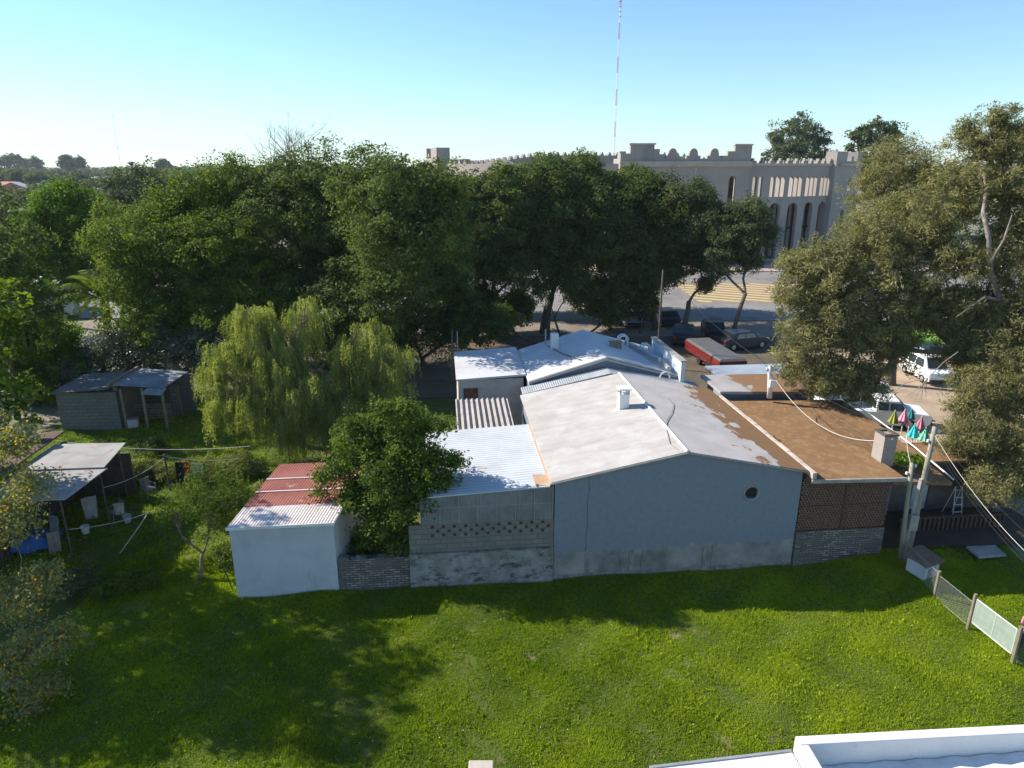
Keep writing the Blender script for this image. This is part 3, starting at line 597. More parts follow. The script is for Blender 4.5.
mb = MB(); mb.tube([(12.9, 16.0, 4.4), (12.9, 16.0, 5.3)], 0.05, 6); mb.tube([(8.0, 16.4, 3.9), (8.0, 16.4, 5.2)], 0.03, 6); mb.each('flue_pipe', M['metal'], rh_)
mb = MB(); mb.tube([(12.9, 15.3, 4.55), (13.4, 13.4, 4.6), (14.0, 11.4, 4.8)], 0.03, 4); mb.build('roof_seam', mat('tar_seam', (0.14, 0.09, 0.07), (0.3, 0.2, 0.15), 2), rh_)
# middle metal roof between the houses
mr_ = bthing('metal_roofed_passage', 'low blue grey metal gabled roof wedged between workshop and rear house', 'building')
mb = MB(); mb.slab([(10.9, 9.75, 3.65), (15.1, 9.75, 4.55), (15.1, 10.6, 4.6), (10.9, 10.6, 3.7)], 0.06); mb.slab([(15.103, 9.75, 4.55), (19.6, 9.75, 3.65), (19.6, 10.6, 3.7), (15.103, 10.6, 4.6)], 0.06)
mb.build('roof', wave_mat('blue_grey_sheet', (0.4, 0.43, 0.46), (0.3, 0.32, 0.34), 'X', 3, 1.0), mr_)
mb = MB(); wall(mb, 10.9, 19.6, 0, lambda x: 3.55 + .9 * ((x - 10.9) / 4.2 if x < 15.1 else (19.6 - x) / 4.5), [], 0.12, lambda x, z, t: Vector((x, 9.85 + t, z)), extra=(15.1,)); mb.build('wall', M['oldblock'], mr_)
# hoops and vents on the rear roof
for i, (px, py, lab) in enumerate(((624, 346, 'white bent pipe vent on the rear roof, farther left of two'), (647, 350, 'white bent pipe vent on the rear roof beside the parapet'))):
    u, v = lp(px, py, 4.45); b = bthing('hoop_vent', lab, 'vent', group='bent pipe vents'); mb = MB(); z0 = g2(min(u, 18.5)) + .03
    for dv in (0, .35): mb.tube([(u - .28, v + dv, z0), (u - .28, v + dv, z0 + .5), (u - .15, v + dv, z0 + .62), (u + .1, v + dv, z0 + .62), (u + .2, v + dv, z0 + .5), (u + .2, v + dv, z0 - .1)], 0.05, 6)
    mb.build('pipe', M['white'], b)
b = bthing('pipe_loop', 'small white pipe loop standing at the front edge of the rear roof', 'pipe'); u, v = lp(668, 376, 4.2); mb = MB()
mb.tube([(u - .15 + .25 * math.cos(a), v, 4.1 + .3 * math.sin(a)) for a in [i * math.pi / 8 for i in range(9)]], 0.04, 6); mb.build('pipe', M['white'], b)
b = bthing('roof_duct', 'long grey duct lying along the rear roof below the parapet', 'duct'); mb = MB(); mb.tube([(17.4, 15.6, 4.55), (18.3, 12.4, 4.45), (18.35, 10.9, 4.35)], 0.12, 8); mb.build('pipe', M['metal'], b)
b = bthing('brown_vent_box', 'small brown wooden box on the shaded rear roof', 'vent'); u, v = lp(616, 348, 4.7); mb = MB(); mb.box(u - .3, u + .3, v, v + .3, 4.5, 5.0); mb.build('box', M['wood'], b, bevel=.01)
mb = MB(); mb.box(u - .34, u + .34, v - .04, v + .34, 5.0, 5.04); mb.build('lid', M['wood'], b)
# pale flat sheet roof by the rear house; blue-grey shade painted into its colour
b = bthing('shade_blue_flat_roof', 'pale flat roofed store between rear house and red canopy', 'building'); mb = MB()
mb.slab([(21.0, 10.7, 3.85), (25.2, 10.7, 3.85), (25.6, 12.9, 3.85), (21.0, 12.9, 3.85)], .1); mb.build('roof', mat('flat_roof_shade_blue', (.3, .36, .43), (.24, .28, .33), 1), b)
mb = MB(); mb.box(21.2, 25.0, 10.9, 12.7, 0, 3.74); mb.build('wall', M['plaster_grey'], b)
# red trailer
rc = thing('cargo_trailer', 'long low red trailer with a grey cover parked behind the roofs before the dark cars', 'trailer', (14.75, 48.7, .03), math.atan2(0.9, 6.5))
mred = mat('red_side', (0.15, 0.014, 0.014), (0.1, 0.012, 0.012), 1.5, rough=.45, c3=(0.5, 0.42, 0.38), s3=5, lo3=0.62, hi3=0.68, stretch3=(1, 1, 2))
mb = MB(); mb.box(-1, 1, -3.2, 3.2, .45, 1.15); mb.build('body', mred, rc, bevel=.03)
mb = MB(); mb.hexa([(-.96, -3.15, 1.152), (.96, -3.15, 1.152), (.96, 3.15, 1.152), (-.96, 3.15, 1.152)], [(-.86, -3.0, 1.27), (.86, -3.0, 1.27), (.86, 3.0, 1.3), (-.86, 3.0, 1.3)]); mb.build('cover', mat('grey_cover', (.11, .115, .12), (.08, .085, .09), 2), rc)
for a_ in (-1.3, .3):
    for s_ in (-1, 1): mb = MB(); mb.tube([(s_ * .8, a_, .32), (s_ * 1.04, a_, .32)], .32, 16); mb.build('wheel', M['rubber'], rc)
for s_ in (-1, 1): mb = MB(); mb.box(s_ * .8 - .12, s_ * .8 + .12, -3.24, -3.203, .6, .72); mb.build('tail_light', mat('lamp_red', (.5, .05, .03)), rc)
mb = MB(); mb.box(-1.02, 1.02, -3.26, -3.2, .36, .44); mb.build('bumper', M['metal'], rc); mb = MB(); mb.tube([(-.5, 3.2, .5), (0, 4.2, .5), (.5, 3.2, .5)], .04, 6); mb.build('drawbar', M['dark'], rc)

# --- white roof of the near building under the camera
nb = thing('near_building', 'sunlit white corrugated roof with thick white parapet at the lower right edge', 'building', (0, 0, 0), 0)
pL = at(795, 736, 8.0); pR = at(1024, 724, 8.0); a_ = math.atan2(pR.y - pL.y, pR.x - pL.x)
nb.location = (pL.x, pL.y, 0); nb.rotation_euler = (0, 0, a_)
mb = MB(); mb.box(0, 9, -0.12, 0.0, 7.45, 8.0); mb.box(0, .1, -6, -0.121, 7.45, 7.995); mb.build('parapet', mat('sunlit_white', (0.72, 0.715, 0.7), (0.64, 0.63, 0.61), 3, rough=.7, bump=.004, bscale=25, c3=(.4, .38, .34), s3=5, lo3=.64, hi3=.76), nb, bevel=.012)
mb = MB(); vs_ = []
mb.box(-3, 9, -8, -0.13, -0.2, 7.4); mb.build('wall', M['white'], nb)
mb = MB(); qz = lambda x, y: 7.70 + .016 * x + .03 * y
n_ = 90; vs_ = []; fs = []
for i in range(n_ + 1):
    x = .11 + 8.8 * i / n_; h = .012 * math.sin(i * math.pi / 2)
    for y in (-6, -.13): vs_ += [(x, y, qz(x, y) + h), (x, y, qz(x, y) + h - .012)]
for i in range(n_): a = i * 4; b_ = a + 4; fs += [(a, b_, b_ + 2, a + 2), (a + 1, a + 3, b_ + 3, b_ + 1), (a, a + 1, b_ + 1, b_), (a + 2, b_ + 2, b_ + 3, a + 3)]
mb.add(vs_, fs); me_ = mb.build('roof', mat('white_rusty_sheet', (0.74, 0.73, 0.72), (0.64, 0.62, 0.6), 2, rough=.5, stretch=(1, 3, 1), c3=(0.3, 0.17, 0.1), s3=2.2, lo3=.64, hi3=.72, stretch3=(.6, 2.5, 1)), nb)
e0 = nb.matrix_basis.inverted() @ at(795, 752, 7.8); e1 = nb.matrix_basis.inverted() @ at(650, 769, 7.8)
mb = MB(); mb.slab([(-.02, e0.y - 3, 7.75), (-.02, e0.y, 7.8), (e1.x, e1.y, 7.8), (e1.x, e1.y - 3, 7.75)][::-1], .03); mb.build('roof', me_.data.materials[0], nb)
mb = MB(); mb.slab([(e1.x, e1.y, 7.815), (-.02, e0.y, 7.815), (-.02, e0.y + .03, 7.815), (e1.x, e1.y + .03, 7.815)], .06); mb.build('flashing', M['metal'], nb)
b = thing('roof_outlet', 'small pale square chimney top at the bottom centre edge', 'chimney', (at(481, 763, 8).x, at(481, 763, 8).y, 0)); mb = MB(); mb.box(-.11, .11, -.5, 0.02, 7.0, 7.95); mb.build('shaft', M['concrete'], b)
mb = MB(); mb.box(-.13, .13, -.53, 0.04, 7.95, 8.0); mb.build('cap', mat('beige_cap', (.5, .44, .38), (.4, .35, .3), 6), b, bevel=.01)
mb = MB(); mb.box(-.8, .8, -1.3, -.1, 0, 6.99); mb.build('wall', M['white'], b)
# ================================================================== THE BULLRING
M['arena'] = mat('arena_render', (0.37, 0.325, 0.28), (0.3, 0.265, 0.235), 0.12, rough=0.95, c3=(0.2, 0.18, 0.17), s3=0.25, lo3=0.55, hi3=0.75, stretch3=(1, 1, 0.3))
M['arena_trim'] = mat('arena_cornice', (0.5, 0.43, 0.36), (0.4, 0.34, 0.29), 0.5, rough=0.95)
ar = thing('bullring', 'large pale grey bullring with tall arches and stepped parapets across the street', 'arena', (0, 0, 0))
ACX, ACY = 28.1, 139.5
def ringpt(phi, t=0.0):
    s_, c_ = math.sin(phi), math.cos(phi); rx = (35 if s_ > 0 else 43) - t; ry = 35 - t
    return ACX + rx * s_, ACY - ry * c_
def fn_ring(x, z, t):
    p = ringpt(x / 35.0, t); return Vector((p[0], p[1], z))
mb = MB(); ops = []; ex = [35 * R(d) for d in range(10, 41, 2)]
s0, s1 = 35 * R(10), 35 * R(37)
for i in range(5):
    xc = s0 + 1.9 + i * 3.4
    if i: ops.append(arch(xc, 0.98, 0.3, 7.6))
    if i == 0: offs = (-.5, .5)
    else: offs = (-.92, 0, .92)
    for d in offs: ops.append(arch(xc + d, 0.34, 9.5, 12.1))
def crest(x):
    f = (x / 1.55) % 1.0
    return 14.2 + (0.4 if 0.3 < f < 0.7 else 0) + (0.35 if 0.42 < f < 0.58 else 0)
cx_ = []
for k_ in range(-60, 120):
    for q in (0.3, 0.42, 0.58, 0.7): cx_.append((k_ + q) * 1.55)
wall(mb, s0, s1, 0, crest, ops, .5, fn_ring, extra=ex + cx_)
# rest of the ring: right pavilion, far and left sides
def blockcrest(a, b, lo=15.2, hi=16.6):
    def f(x):
        t = (x - a) / (b - a); return hi if (t < .3 or t > .7) else lo + (0.7 if .45 < t < .55 else 0)
    return f
def fn_ring2(x, z, t):
    p = ringpt(x / 35.0, t - 0.8); return Vector((p[0], p[1], z))
a1, b1 = 35 * R(37), 35 * R(55)
wall(mb, a1, b1, 0, blockcrest(a1, b1, 14.6, 16.0), [arch(a1 + 4.2, .7, 3.2, 6.5), (a1 + 4.9, a1 + 6.0, 10, 12)], 1.8, fn_ring2, extra=[a1 + (b1 - a1) * q for q in (.1, .2, .3, .45, .55, .7, .8, .9)])
wall(mb, b1, 35 * R(345), 0, lambda x: crest(x) + 2.0 * (smooth(35 * R(140), 35 * R(165), x) - smooth(35 * R(205), 35 * R(240), x)), [], 1.0, fn_ring, extra=[35 * R(d) for d in range(58, 345, 3)] + cx_)
a2, b2 = 35 * R(275), 35 * R(292)
wall(mb, a2, b2, 0, blockcrest(a2, b2, 15.2, 16.9), [], 2.4, lambda x, z, t: Vector((*ringpt(x / 35.0, t - 1.4), z)), extra=[a2 + (b2 - a2) * q for q in (.1, .2, .3, .45, .55, .7, .8, .9)])
mb.build('ring_wall', M['arena'], ar)
mb = MB()
for x in range(5, 24): 
    ph0, ph1 = s0 + (x - 5) * (b1 - s0) / 19, s0 + (x - 4) * (b1 - s0) / 19; t_ = -1.0 if ph0 > a1 - .5 else 0
    mb.hexa([fn_ring(ph0, 13.9, t_ - .2), fn_ring(ph1, 13.9, t_ - .2), fn_ring(ph1, 13.9, t_ + .0), fn_ring(ph0, 13.9, t_ + .0)], [fn_ring(ph0, 14.25, t_ - .3), fn_ring(ph1, 14.25, t_ - .3), fn_ring(ph1, 14.25, t_), fn_ring(ph0, 14.25, t_)])
mb.build('cornice', M['arena_trim'], ar)
# front pavilion
F0, F1, FY = 15.6, 34.4, 104.4
fn_f = lambda x, z, t: Vector((x, FY + t, z))
def fcrest(x):
    if x < 17.0: return 16.3
    if x < 20.4: return 17.5
    if x < 21.2: return 16.9
    if x < 22.0: return 16.2
    if x > 32.0: return 17.4
    if x > 31.0: return 16.6
    if x > 30.2: return 16.0
    z = 15.6
    for c in (23.1, 26.1, 29.1):
        d = abs(x - c)
        if d < 1.0: z = 16.0
        if d < 0.62: z = 16.2 + math.sqrt(max(0, .62 ** 2 - d * d)) * 1.3
    return z
ex = [17.0, 20.4, 21.2, 22.0, 30.2, 31.0, 32.0] + [c + d for c in (23.1, 26.1, 29.1) for d in (-1, -.62, -.5, -.3, -.1, .1, .3, .5, .62, 1)]
rw = lambda x: 12.4 + math.sqrt(max(0, .45 ** 2 - (x - 17.8) ** 2))
ops = [(17.35, 18.25, 11.95, rw), arch(24.2, 1.3, 0.4, 9.6), arch(20.2, 1.3, 0.4, 9.6), arch(32.0, 0.5, 8.8, 12.0), arch(28.6, 1.2, .4, 7.5)]
mb = MB(); wall(mb, F0, F1, 0, lambda x: fcrest(x) - .7, ops, 0.9, fn_f, extra=ex)
wall(mb, FY + .91, FY + 7, 0, lambda x: 15.9 if x < FY + 3 else 14.9, [], .9, lambda x, z, t: Vector((F0 + t, x, z)), extra=[FY + 3])
wall(mb, FY + .91, FY + 3.5, 0, lambda x: 16.5, [], .9, lambda x, z, t: Vector((F1 - .9 + t, x, z)))
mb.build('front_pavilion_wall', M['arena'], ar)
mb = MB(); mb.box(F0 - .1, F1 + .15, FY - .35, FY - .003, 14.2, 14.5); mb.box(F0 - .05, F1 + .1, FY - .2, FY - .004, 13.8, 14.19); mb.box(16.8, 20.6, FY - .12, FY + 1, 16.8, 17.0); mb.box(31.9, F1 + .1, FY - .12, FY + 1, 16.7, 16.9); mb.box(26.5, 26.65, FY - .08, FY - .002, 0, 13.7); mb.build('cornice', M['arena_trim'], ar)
mb = MB(); mb.box(F0 + 1, F1 - 1, FY + 3.6, FY + 3.8, 0, 14.0); mb.build('arch_shade_wall', mat('inner_shade', (0.07, 0.065, 0.06), (0.05, 0.045, 0.04), .3), ar)  # wall behind the arches, near-black colour standing in for the shade inside
mb = MB()
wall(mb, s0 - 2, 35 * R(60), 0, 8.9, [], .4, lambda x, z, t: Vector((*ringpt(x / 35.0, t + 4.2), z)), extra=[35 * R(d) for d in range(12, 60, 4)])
mb.build('arch_shade_wall', bpy.data.materials['inner_shade'], ar); mb = MB()  # curved wall added behind the ring arches, shade painted in the same way
for d in range(8, 58, 3):
    for z in (8.9,):
        p, q = ringpt(R(d), 4.19), ringpt(R(d + 3), 4.19); p2, q2 = ringpt(R(d), 1.01), ringpt(R(d + 3), 1.01)
        mb.hexa([(*p, z), (*q, z), (*q2, z), (*p2, z)], [(*p, z + .35), (*q, z + .35), (*q2, z + .35), (*p2, z + .35)])
    p = ringpt(R(d), 3.0); mb.box(p[0] - .25, p[0] + .25, p[1] - .25, p[1] + .25, 0.3, 4.38); mb.box(p[0] - .2, p[0] + .2, p[1] - .2, p[1] + .2, 4.76, 8.88)
mb.build('added_gallery_floors', M['arena'], ar)  # gallery roof added and widened to block sun streaks inside the arches
# ================================================================== MASTS
def mast(name, label, px, ytop, D, w, red=True):
    b = atD(px[0], 165, D); b.z = 0; t = atD(px[1], ytop, D); h = t.z
    r = thing(name, label, 'mast', (t.x, D, 0)); n = 12; mw_, mr_ = mat('mast_white', (.75, .75, .75)), mat('mast_red', (.55, .1, .08)) if red else M['metal']
    for i in range(n):
        z0, z1 = h * i / n, h * (i + 1) / n; m_ = MB()
        for k_ in range(3):
            a = k_ * 2.094; m_.tube([(w * math.cos(a), w * math.sin(a), z0), (w * math.cos(a), w * math.sin(a), z1)], w * .22, 4)
        for q in range(6):
            zz = z0 + (z1 - z0) * q / 6; dz = (z1 - z0) / 6
            for k_ in range(3):
                a, c = k_ * 2.094, (k_ + 1) * 2.094
                m_.tube([(w * math.cos(a), w * math.sin(a), zz), (w * math.cos(c), w * math.sin(c), zz + dz)], w * .1, 3)
        m_.build('mast_section', mr_ if i % 2 == (n - 1) % 2 else mw_, r)
    return r, h
r_, h_ = mast('radio_mast', 'very tall thin red and white lattice mast rising behind the bullring', (617, 621), -12, 600, 0.55)
mb = MB()
for i in range(6):
    z = h_ * (0.86 + i * .025); mb.tube([(-1.0, 0, z), (1.2, 0, z + .4)], .35, 6)
mb.each('antenna', mat('antenna_red', (.5, .12, .1)), r_)
mast('distant_mast', 'thin distant guyed mast on the left horizon', (116, 112), 113, 900, 0.32, False)
# ================================================================== UTILITY POLES AND WIRES
def pole(name, label, base, top, r0, r1, m, hats=True, group=None):
    r = thing(name, label, 'pole', base, 0, group); t = Vector(top) - Vector(base); mb = MB()
    mb.tube([Vector((0, 0, -.2)), t * .35, t * .7, t], [r0, r0 * .7 + r1 * .3, r0 * .35 + r1 * .65, r1], 10); mb.build('shaft', m, r, True)
    if hats:
        mb = MB()
        for k_ in range(3): mb.lathe([(.02, -.05), (.05, -.03), (.035, 0), (.05, .03), (.02, .06)], 8, t * (.97 - k_ * .07) + Vector((-.14 if k_ % 2 else .14, 0, 0)))
        mb.each('insulator', M['white'], r)
        mb = MB()
        for k_ in range(3):
            c = t * (.97 - k_ * .07); mb.tube([c - Vector((.16, 0, 0)), c + Vector((.16, 0, 0))], .012, 4)
        mb.each('bracket', M['metal'], r)
    return r
mpole = mat('grey_wood_pole', (0.36, 0.32, 0.26), (0.24, 0.21, 0.17), 3, stretch=(5, 5, .5), bump=.005)
B1, B2 = L(23.72, -.38, 0.1), L(24.1, -.22, 0.1)
T1 = atD(912, 463, B1.y); T2 = atD(935, 427, B2.y)
pole('utility_pole', 'shorter concrete footed wooden utility pole beside the brick lattice wall', B1, T1, .085, .07, mpole)
mb = MB(); pbt = B1.copy(); d_ = T1 - B1; mb.tube([pbt - Vector((0, 0, .1)), pbt + d_ * .62], [.11, .09], 4)
p_ = pole('utility_pole', 'tallest wooden utility pole carrying the overhead wires at the corner', B2, T2, .11, .08, mpole)
mb2 = MB(); dd = T2 - B2; mb2.tube([Vector((-.2, -.04, -.1)), dd * .3 + Vector((-.16, -.04, 0)), dd * .62 + Vector((-.12, -.02, 0))], [.085, .08, .07], 4); mb2.build('concrete_stub', mat('light_concrete', (.5, .5, .48), (.4, .4, .38), 3), p_)
mb2 = MB(); mb2.box(-.32, -.02, -.3, -.12, 1.3, 1.9); mb2.build('meter_box', M['metal'], p_, bevel=.01)
RP = L(*lp(770, 393, 4.05), 4.02); RT = atD(770, 366, RP.y)
rp_ = pole('roof_pole', 'short white metal service pole standing on the upper brown roof', RP, RT, .12, .09, mat('painted_pole', (.7, .68, .66), (.55, .5, .46), 3))
mb = MB(); mb.box(-.12, .12, -.2, -.08, .35, .7); mb.build('junction_box', M['white'], rp_)
def wire(name, label, a, b, sag, r=.011, m=None, group='overhead wires', n=16, cat='wire'):
    a, b = Vector(a), Vector(b); mb = MB(); pts = []
    for i in range(n + 1):
        t = i / n; p = a.lerp(b, t); p.z -= sag * 4 * t * (1 - t); pts.append(p - a)
    mb.tube(pts, r, 5); o = mb.build(name, m or M['cable']); o.location = a; tag(o, label, cat, group); return o
ex_ = [atD(1034, y, 17.5) for y in (560, 548, 575, 535)]
wire('overhead_wire', 'pale thick wire from the tall pole to the right edge, brightest of the bundle', T2 - Vector((0, 0, .25)), ex_[0], .25, .008, M['pale_cable'])
wire('overhead_wire', 'thin dark wire from the tall pole, upper one of the bundle to the right edge', T2 - Vector((0, 0, .1)), atD(1034, 540, 17.8), .2, .006)
wire('overhead_wire', 'thin dark wire lowest of the bundle running down to the right edge', T2 - Vector((0, 0, .55)), atD(1034, 572, 17.2), .25, .006)
wire('overhead_wire', 'thin grey wire from the tall pole nearly parallel under the pale one', T2 - Vector((0, 0, .4)), atD(1034, 566, 17.4), .25, .006)
wire('overhead_wire', 'dark wire crossing the brown roof from the roof pole to the short pole', RT - Vector((0, 0, .1)), T1, .25, .008)
wire('overhead_wire', 'second dark wire above the brown roof ending at the tall pole', RT, T2 - Vector((0, 0, .5)), .3, .008)
wire('overhead_wire', 'third dark wire over the brown roof just left of the others', RT - Vector((.1, 0, .25)), T1 - Vector((0, 0, .25)), .45, .007)
CT = L(23.3, .6, 4.55)
wire('hanging_cable', 'sagging pale cable draped from the tree over the brown roof to the brick chimney', atD(776, 380, 29), CT, .95, .014, M['pale_cable'], group=None, cat='cable')
wire('hanging_cable', 'pale cable from the brick chimney to the short pole', CT + Vector((.5, 0, 0)), T1 - Vector((0, 0, .1)), .1, .011, M['pale_cable'], group=None, cat='cable')
wire('overhead_wire', 'thin wire running from the roof pole back to the rear house beyond the red trailer', RT, atD(690, 300, 60), .3, .012)
# slim dark pole near trees behind the rear house
p0 = at(652, 345, 0); pole('street_pole', 'slim dark street pole behind the rear roof left of the parked cars', p0 if False else atD(655, 400, 48) * 1, atD(663, 270, 48), .09, .06, M['bark'], hats=False)
p0 = atD(452, 372, 44); p0.z = 0; pole('street_pole', 'thin pale post at the left corner of the rear house', p0, atD(452, 330, 44), .05, .05, M['wood'], hats=False)
# ================================================================== CARS
def car(name, label, px, py, rz, kind, paint, z=0.0, group='parked cars', at_=None, sc=1.0):
    p = at(px, py, z) if at_ is None else at_
    r = thing(name, label, {'van': 'van', 'pickup': 'pickup'}.get(kind, 'car'), p, rz, group); r.location.z = z + .04; r.scale = (sc,) * 3
    if kind == 'van':
        Lh, W, prof = 2.35, .88, [(-2.35, .35), (-2.38, .9), (-2.3, 1.15), (-2.25, 1.95), (1.0, 2.0), (1.75, 1.2), (2.3, 1.0), (2.38, .7), (2.35, .35)]
        gl = [(-2.1, -1.2), (-1.1, -.1), (0, 1.1)]; gz_ = (1.2, 1.78); ws = ((1.05, 1.93), (1.72, 1.25)); rs = ((-2.26, 1.8), (-2.29, 1.2))
    elif kind == 'pickup':
        Lh, W, prof = 2.45, .86, [(-2.4, .45), (-2.45, 1.0), (-.45, 1.0), (-.4, 1.6), (.75, 1.62), (1.25, 1.05), (2.3, .95), (2.45, .7), (2.4, .4)]
        gl = [(-.3, .2), (.28, .95)]; gz_ = (1.08, 1.5); ws = ((.8, 1.57), (1.2, 1.1)); rs = ((-.425, 1.5), (-.45, 1.1))
    else:
        Lh, W, prof = 2.05, .83, [(-2.0, .4), (-2.08, .85), (-1.75, 1.0), (-1.2, 1.42), (.3, 1.45), (1.0, .98), (1.9, .82), (2.1, .6), (2.05, .38)]
        gl = [(-1.15, -.35), (-.28, .55)]; gz_ = (.98, 1.34); ws = ((.36, 1.41), (.96, 1.0)); rs = ((-1.26, 1.37), (-1.7, 1.04))
    prof = prof[:1] + prof[1:]
    def tumble(x, z, t): return Vector((x, t * W * (1 if z < 1.05 else 1 - (z - 1.05) * .28), z))
    bot = [(Lh - .35, .22), (1.75, .22), (1.7, .5), (1.35, .62), (1.0, .5), (.95, .22), (-.95, .22), (-1.0, .5), (-1.35, .62), (-1.7, .5), (-1.75, .22)]
    poly = prof + bot
    bm_ = MB(); bm_.prism(poly, -1, 1, tumble); body = bm_.build('body', paint, r, bevel=.05)
    def panel(n_, pts, off):
        q = MB(); q.add([Vector(a) + Vector(off) for a in pts], [(0, 1, 2, 3)]); v = q.v; nn = (Vector(v[1]) - Vector(v[0])).cross(Vector(v[3]) - Vector(v[0])).normalized() * .012
        q2 = MB(); q2.hexa([Vector(a) - nn for a in v], [Vector(a) + nn for a in v]); return q2.build(n_, M['glass'], r)
    for a, b in gl:
        for s_ in (-1, 1):
            w0, w1 = tumble(0, gz_[0], s_).y, tumble(0, gz_[1], s_).y; i0 = .1 if kind == 'car' and a < -1 else 0; i1 = .28 if (a, b) == gl[-1] else 0
            panel('window', [(a, w0, gz_[0]), (b + i1 * .6, w0, gz_[0]), (b - i1 * .4, w1, gz_[1]), (a + i0 * 2, w1, gz_[1])], (0, s_ * .012, 0))
    for (n_, s2) in (('windscreen', ws), ('rear_window', rs)):
        (x1, z1), (x0, z0) = s2; w0, w1 = abs(tumble(0, z0, 1).y) - .08, abs(tumble(0, z1, 1).y) - .08; sg = 1 if n_ == 'windscreen' else -1
        panel(n_, [(x0, -w0, z0), (x0, w0, z0), (x1, w1, z1), (x1, -w1, z1)], (sg * .03, 0, .025))
    for xw in (-1.35, 1.35):
        for s_ in (-1, 1):
            q = MB(); q.tube([(xw, s_ * (W - .2), .33), (xw, s_ * (W - .01), .33)], .33, 18); wo = q.build('wheel', M['rubber'], r)
            q = MB(); q.tube([(xw, s_ * (W - .015), .33), (xw, s_ * (W + .01), .33)], .19, 12); q.build('rim', M['metal'], wo)
    for s_ in (-1, 1):
        q = MB(); q.box(Lh - .08, Lh + .04, s_ * W * .72 - .15, s_ * W * .72 + .15, .66, .8); q.build('headlight', M['white'], r, bevel=.02)
        q = MB(); q.box(-Lh - .06, -Lh + .06, s_ * W * .8 - .08, s_ * W * .8 + .08, .7, .92); q.build('tail_light', mat('tail_light', (.4, .02, .02)) if 'tail_light' not in bpy.data.materials else bpy.data.materials['tail_light'], r)
    q = MB(); q.box(Lh - .02, Lh + .07, -W * .9, W * .9, .35, .5); q.box(-Lh - .1, -Lh + .02, -W * .9, W * .9, .38, .52); q.each('bumper', M['dark'], r, bevel=.02)
    return r
def paint(n_, c, r=.45): return mat(n_, c, rough=r, spec=.35)
PW, PD, PB, PS, PG = paint('white_car_paint', (.75, .75, .75)), paint('black_car_paint', (.03, .035, .04)), paint('blue_car_paint', (.05, .12, .35)), paint('silver_car_paint', (.4, .42, .44)), paint('dark_blue_paint', (.02, .03, .05))
car('parked_van', 'white van parked beyond the sandy lot, seen through the big tree', 923, 378, R(268), 'van', PW, sc=.85)
cv_ = car('parked_van', 'white van parked right behind the brown roof under the drooping branches', 845, 417, R(200), 'van', PW)
car('parked_car', 'white pickup with its bonnet showing beside the folded parasols', 877, 424, R(-12), 'pickup', PW)
car('parked_car', 'black car parked behind the red trailer at its left end', 683, 342, R(75), 'car', PD)
car('parked_car', 'dark blue car parked to the right of the leaning tree trunk', 741, 348, R(20), 'car', PG)
car('parked_car', 'dark hatchback parked in the shade between two tall trunks', 663, 324, R(100), 'car', PG)
car('parked_car', 'silver car half hidden behind shrubs under the tall trees', 630, 324, R(95), 'car', PS)
car('parked_car', 'bright blue car on the sunlit street seen between trunks', 506, 279, R(0), 'car', PB)
car('parked_car', 'small dark car beside the black one behind the red trailer', 712, 336, R(80), 'car', PD)
# rack on the far van
# ================================================================== PARASOLS
pc = {'olive green': (.3, .34, .05), 'pink': (.85, .35, .5), 'deep teal': (.03, .25, .25), 'turquoise': (.06, .6, .7), 'rose': (.7, .25, .35), 'mint green': (.25, .75, .5)}
for (px, py, c, hh) in ((895, 412, 'olive green', 1), (905, 411, 'pink', 1.15), (912, 410, 'deep teal', .8), (915, 425, 'turquoise', 1.1), (921.6, 418, 'rose', .9), (926, 429, 'mint green', 1.0)):
    b = at(px, py, 2.2); r = thing('folded_parasol', f'{c} folded cone parasol standing behind the brown roof', 'parasol', (b.x, b.y, .05), 0, 'folded colourful parasols')
    mb = MB(); mb.tube([(0, 0, 0), (0, 0, 2.25)], .025, 8); mb.build('pole', M['white'], r); mb = MB()
    prof = []; n = 16; vs_ = []; fs = []
    for j, (rr, z) in enumerate(((.23 * hh, 1.95 - .35 * hh), (.22 * hh, 1.98 - .35 * hh), (.13, 1.88), (.06, 2.08), (.015, 2.22))):
        for k_ in range(n):
            a = 2 * math.pi * k_ / n; q = rr * (1 + (.22 if k_ % 2 else -.12)); vs_.append((q * math.cos(a), q * math.sin(a), z))
    for j in range(4):
        for k_ in range(n): fs.append((j * n + k_, j * n + (k_ + 1) % n, (j + 1) * n + (k_ + 1) % n, (j + 1) * n + k_))
    mb.add(vs_, fs); mb.build('canopy', mat('cloth_' + c.replace(' ', '_'), pc[c], tuple(x * .8 for x in pc[c]), 4), r)
    mb = MB(); mb.lathe([(.25, 0), (.25, .06), (.05, .1)], 12); mb.build('base', M['concrete'], r)
# ================================================================== GATE, FENCE, METER HUT, PERSON
g0, g1 = at(968, 628, -.02), at(1012, 664, -.02); gt = thing('field_gate', 'pale grey metal mesh gate between two wooden posts at the right edge', 'gate', g0, math.atan2(g1.y - g0.y, g1.x - g0.x)); gl_ = (g1 - g0).length
mb = MB(); z0, z1 = .28, 1.12; y_ = 0
for (a, b) in (((.1, z0), (gl_ - .1, z0)), ((.1, z1), (gl_ - .1, z1)), ((.1, z0), (.1, z1)), ((gl_ - .1, z0), (gl_ - .1, z1)), ((gl_ * .5, z0), (gl_ * .5, z1))): mb.tube([(a[0], y_, a[1]), (b[0], y_, b[1])], .022, 6)
mb.build('gate_frame', mat('galvanised', (.5, .53, .5), (.4, .42, .4), 4, rough=.5), gt)
mb = MB(); mb.box(.12, gl_ * .5 - .02, -.006, .006, z0 + .02, z1 - .02); mb.box(gl_ * .5 + .02, gl_ - .12, -.006, .006, z0 + .02, z1 - .02); mb.each('panel', mat('pale_sheet', (.27, .33, .28), (.22, .27, .23), 5, rough=.6), gt)
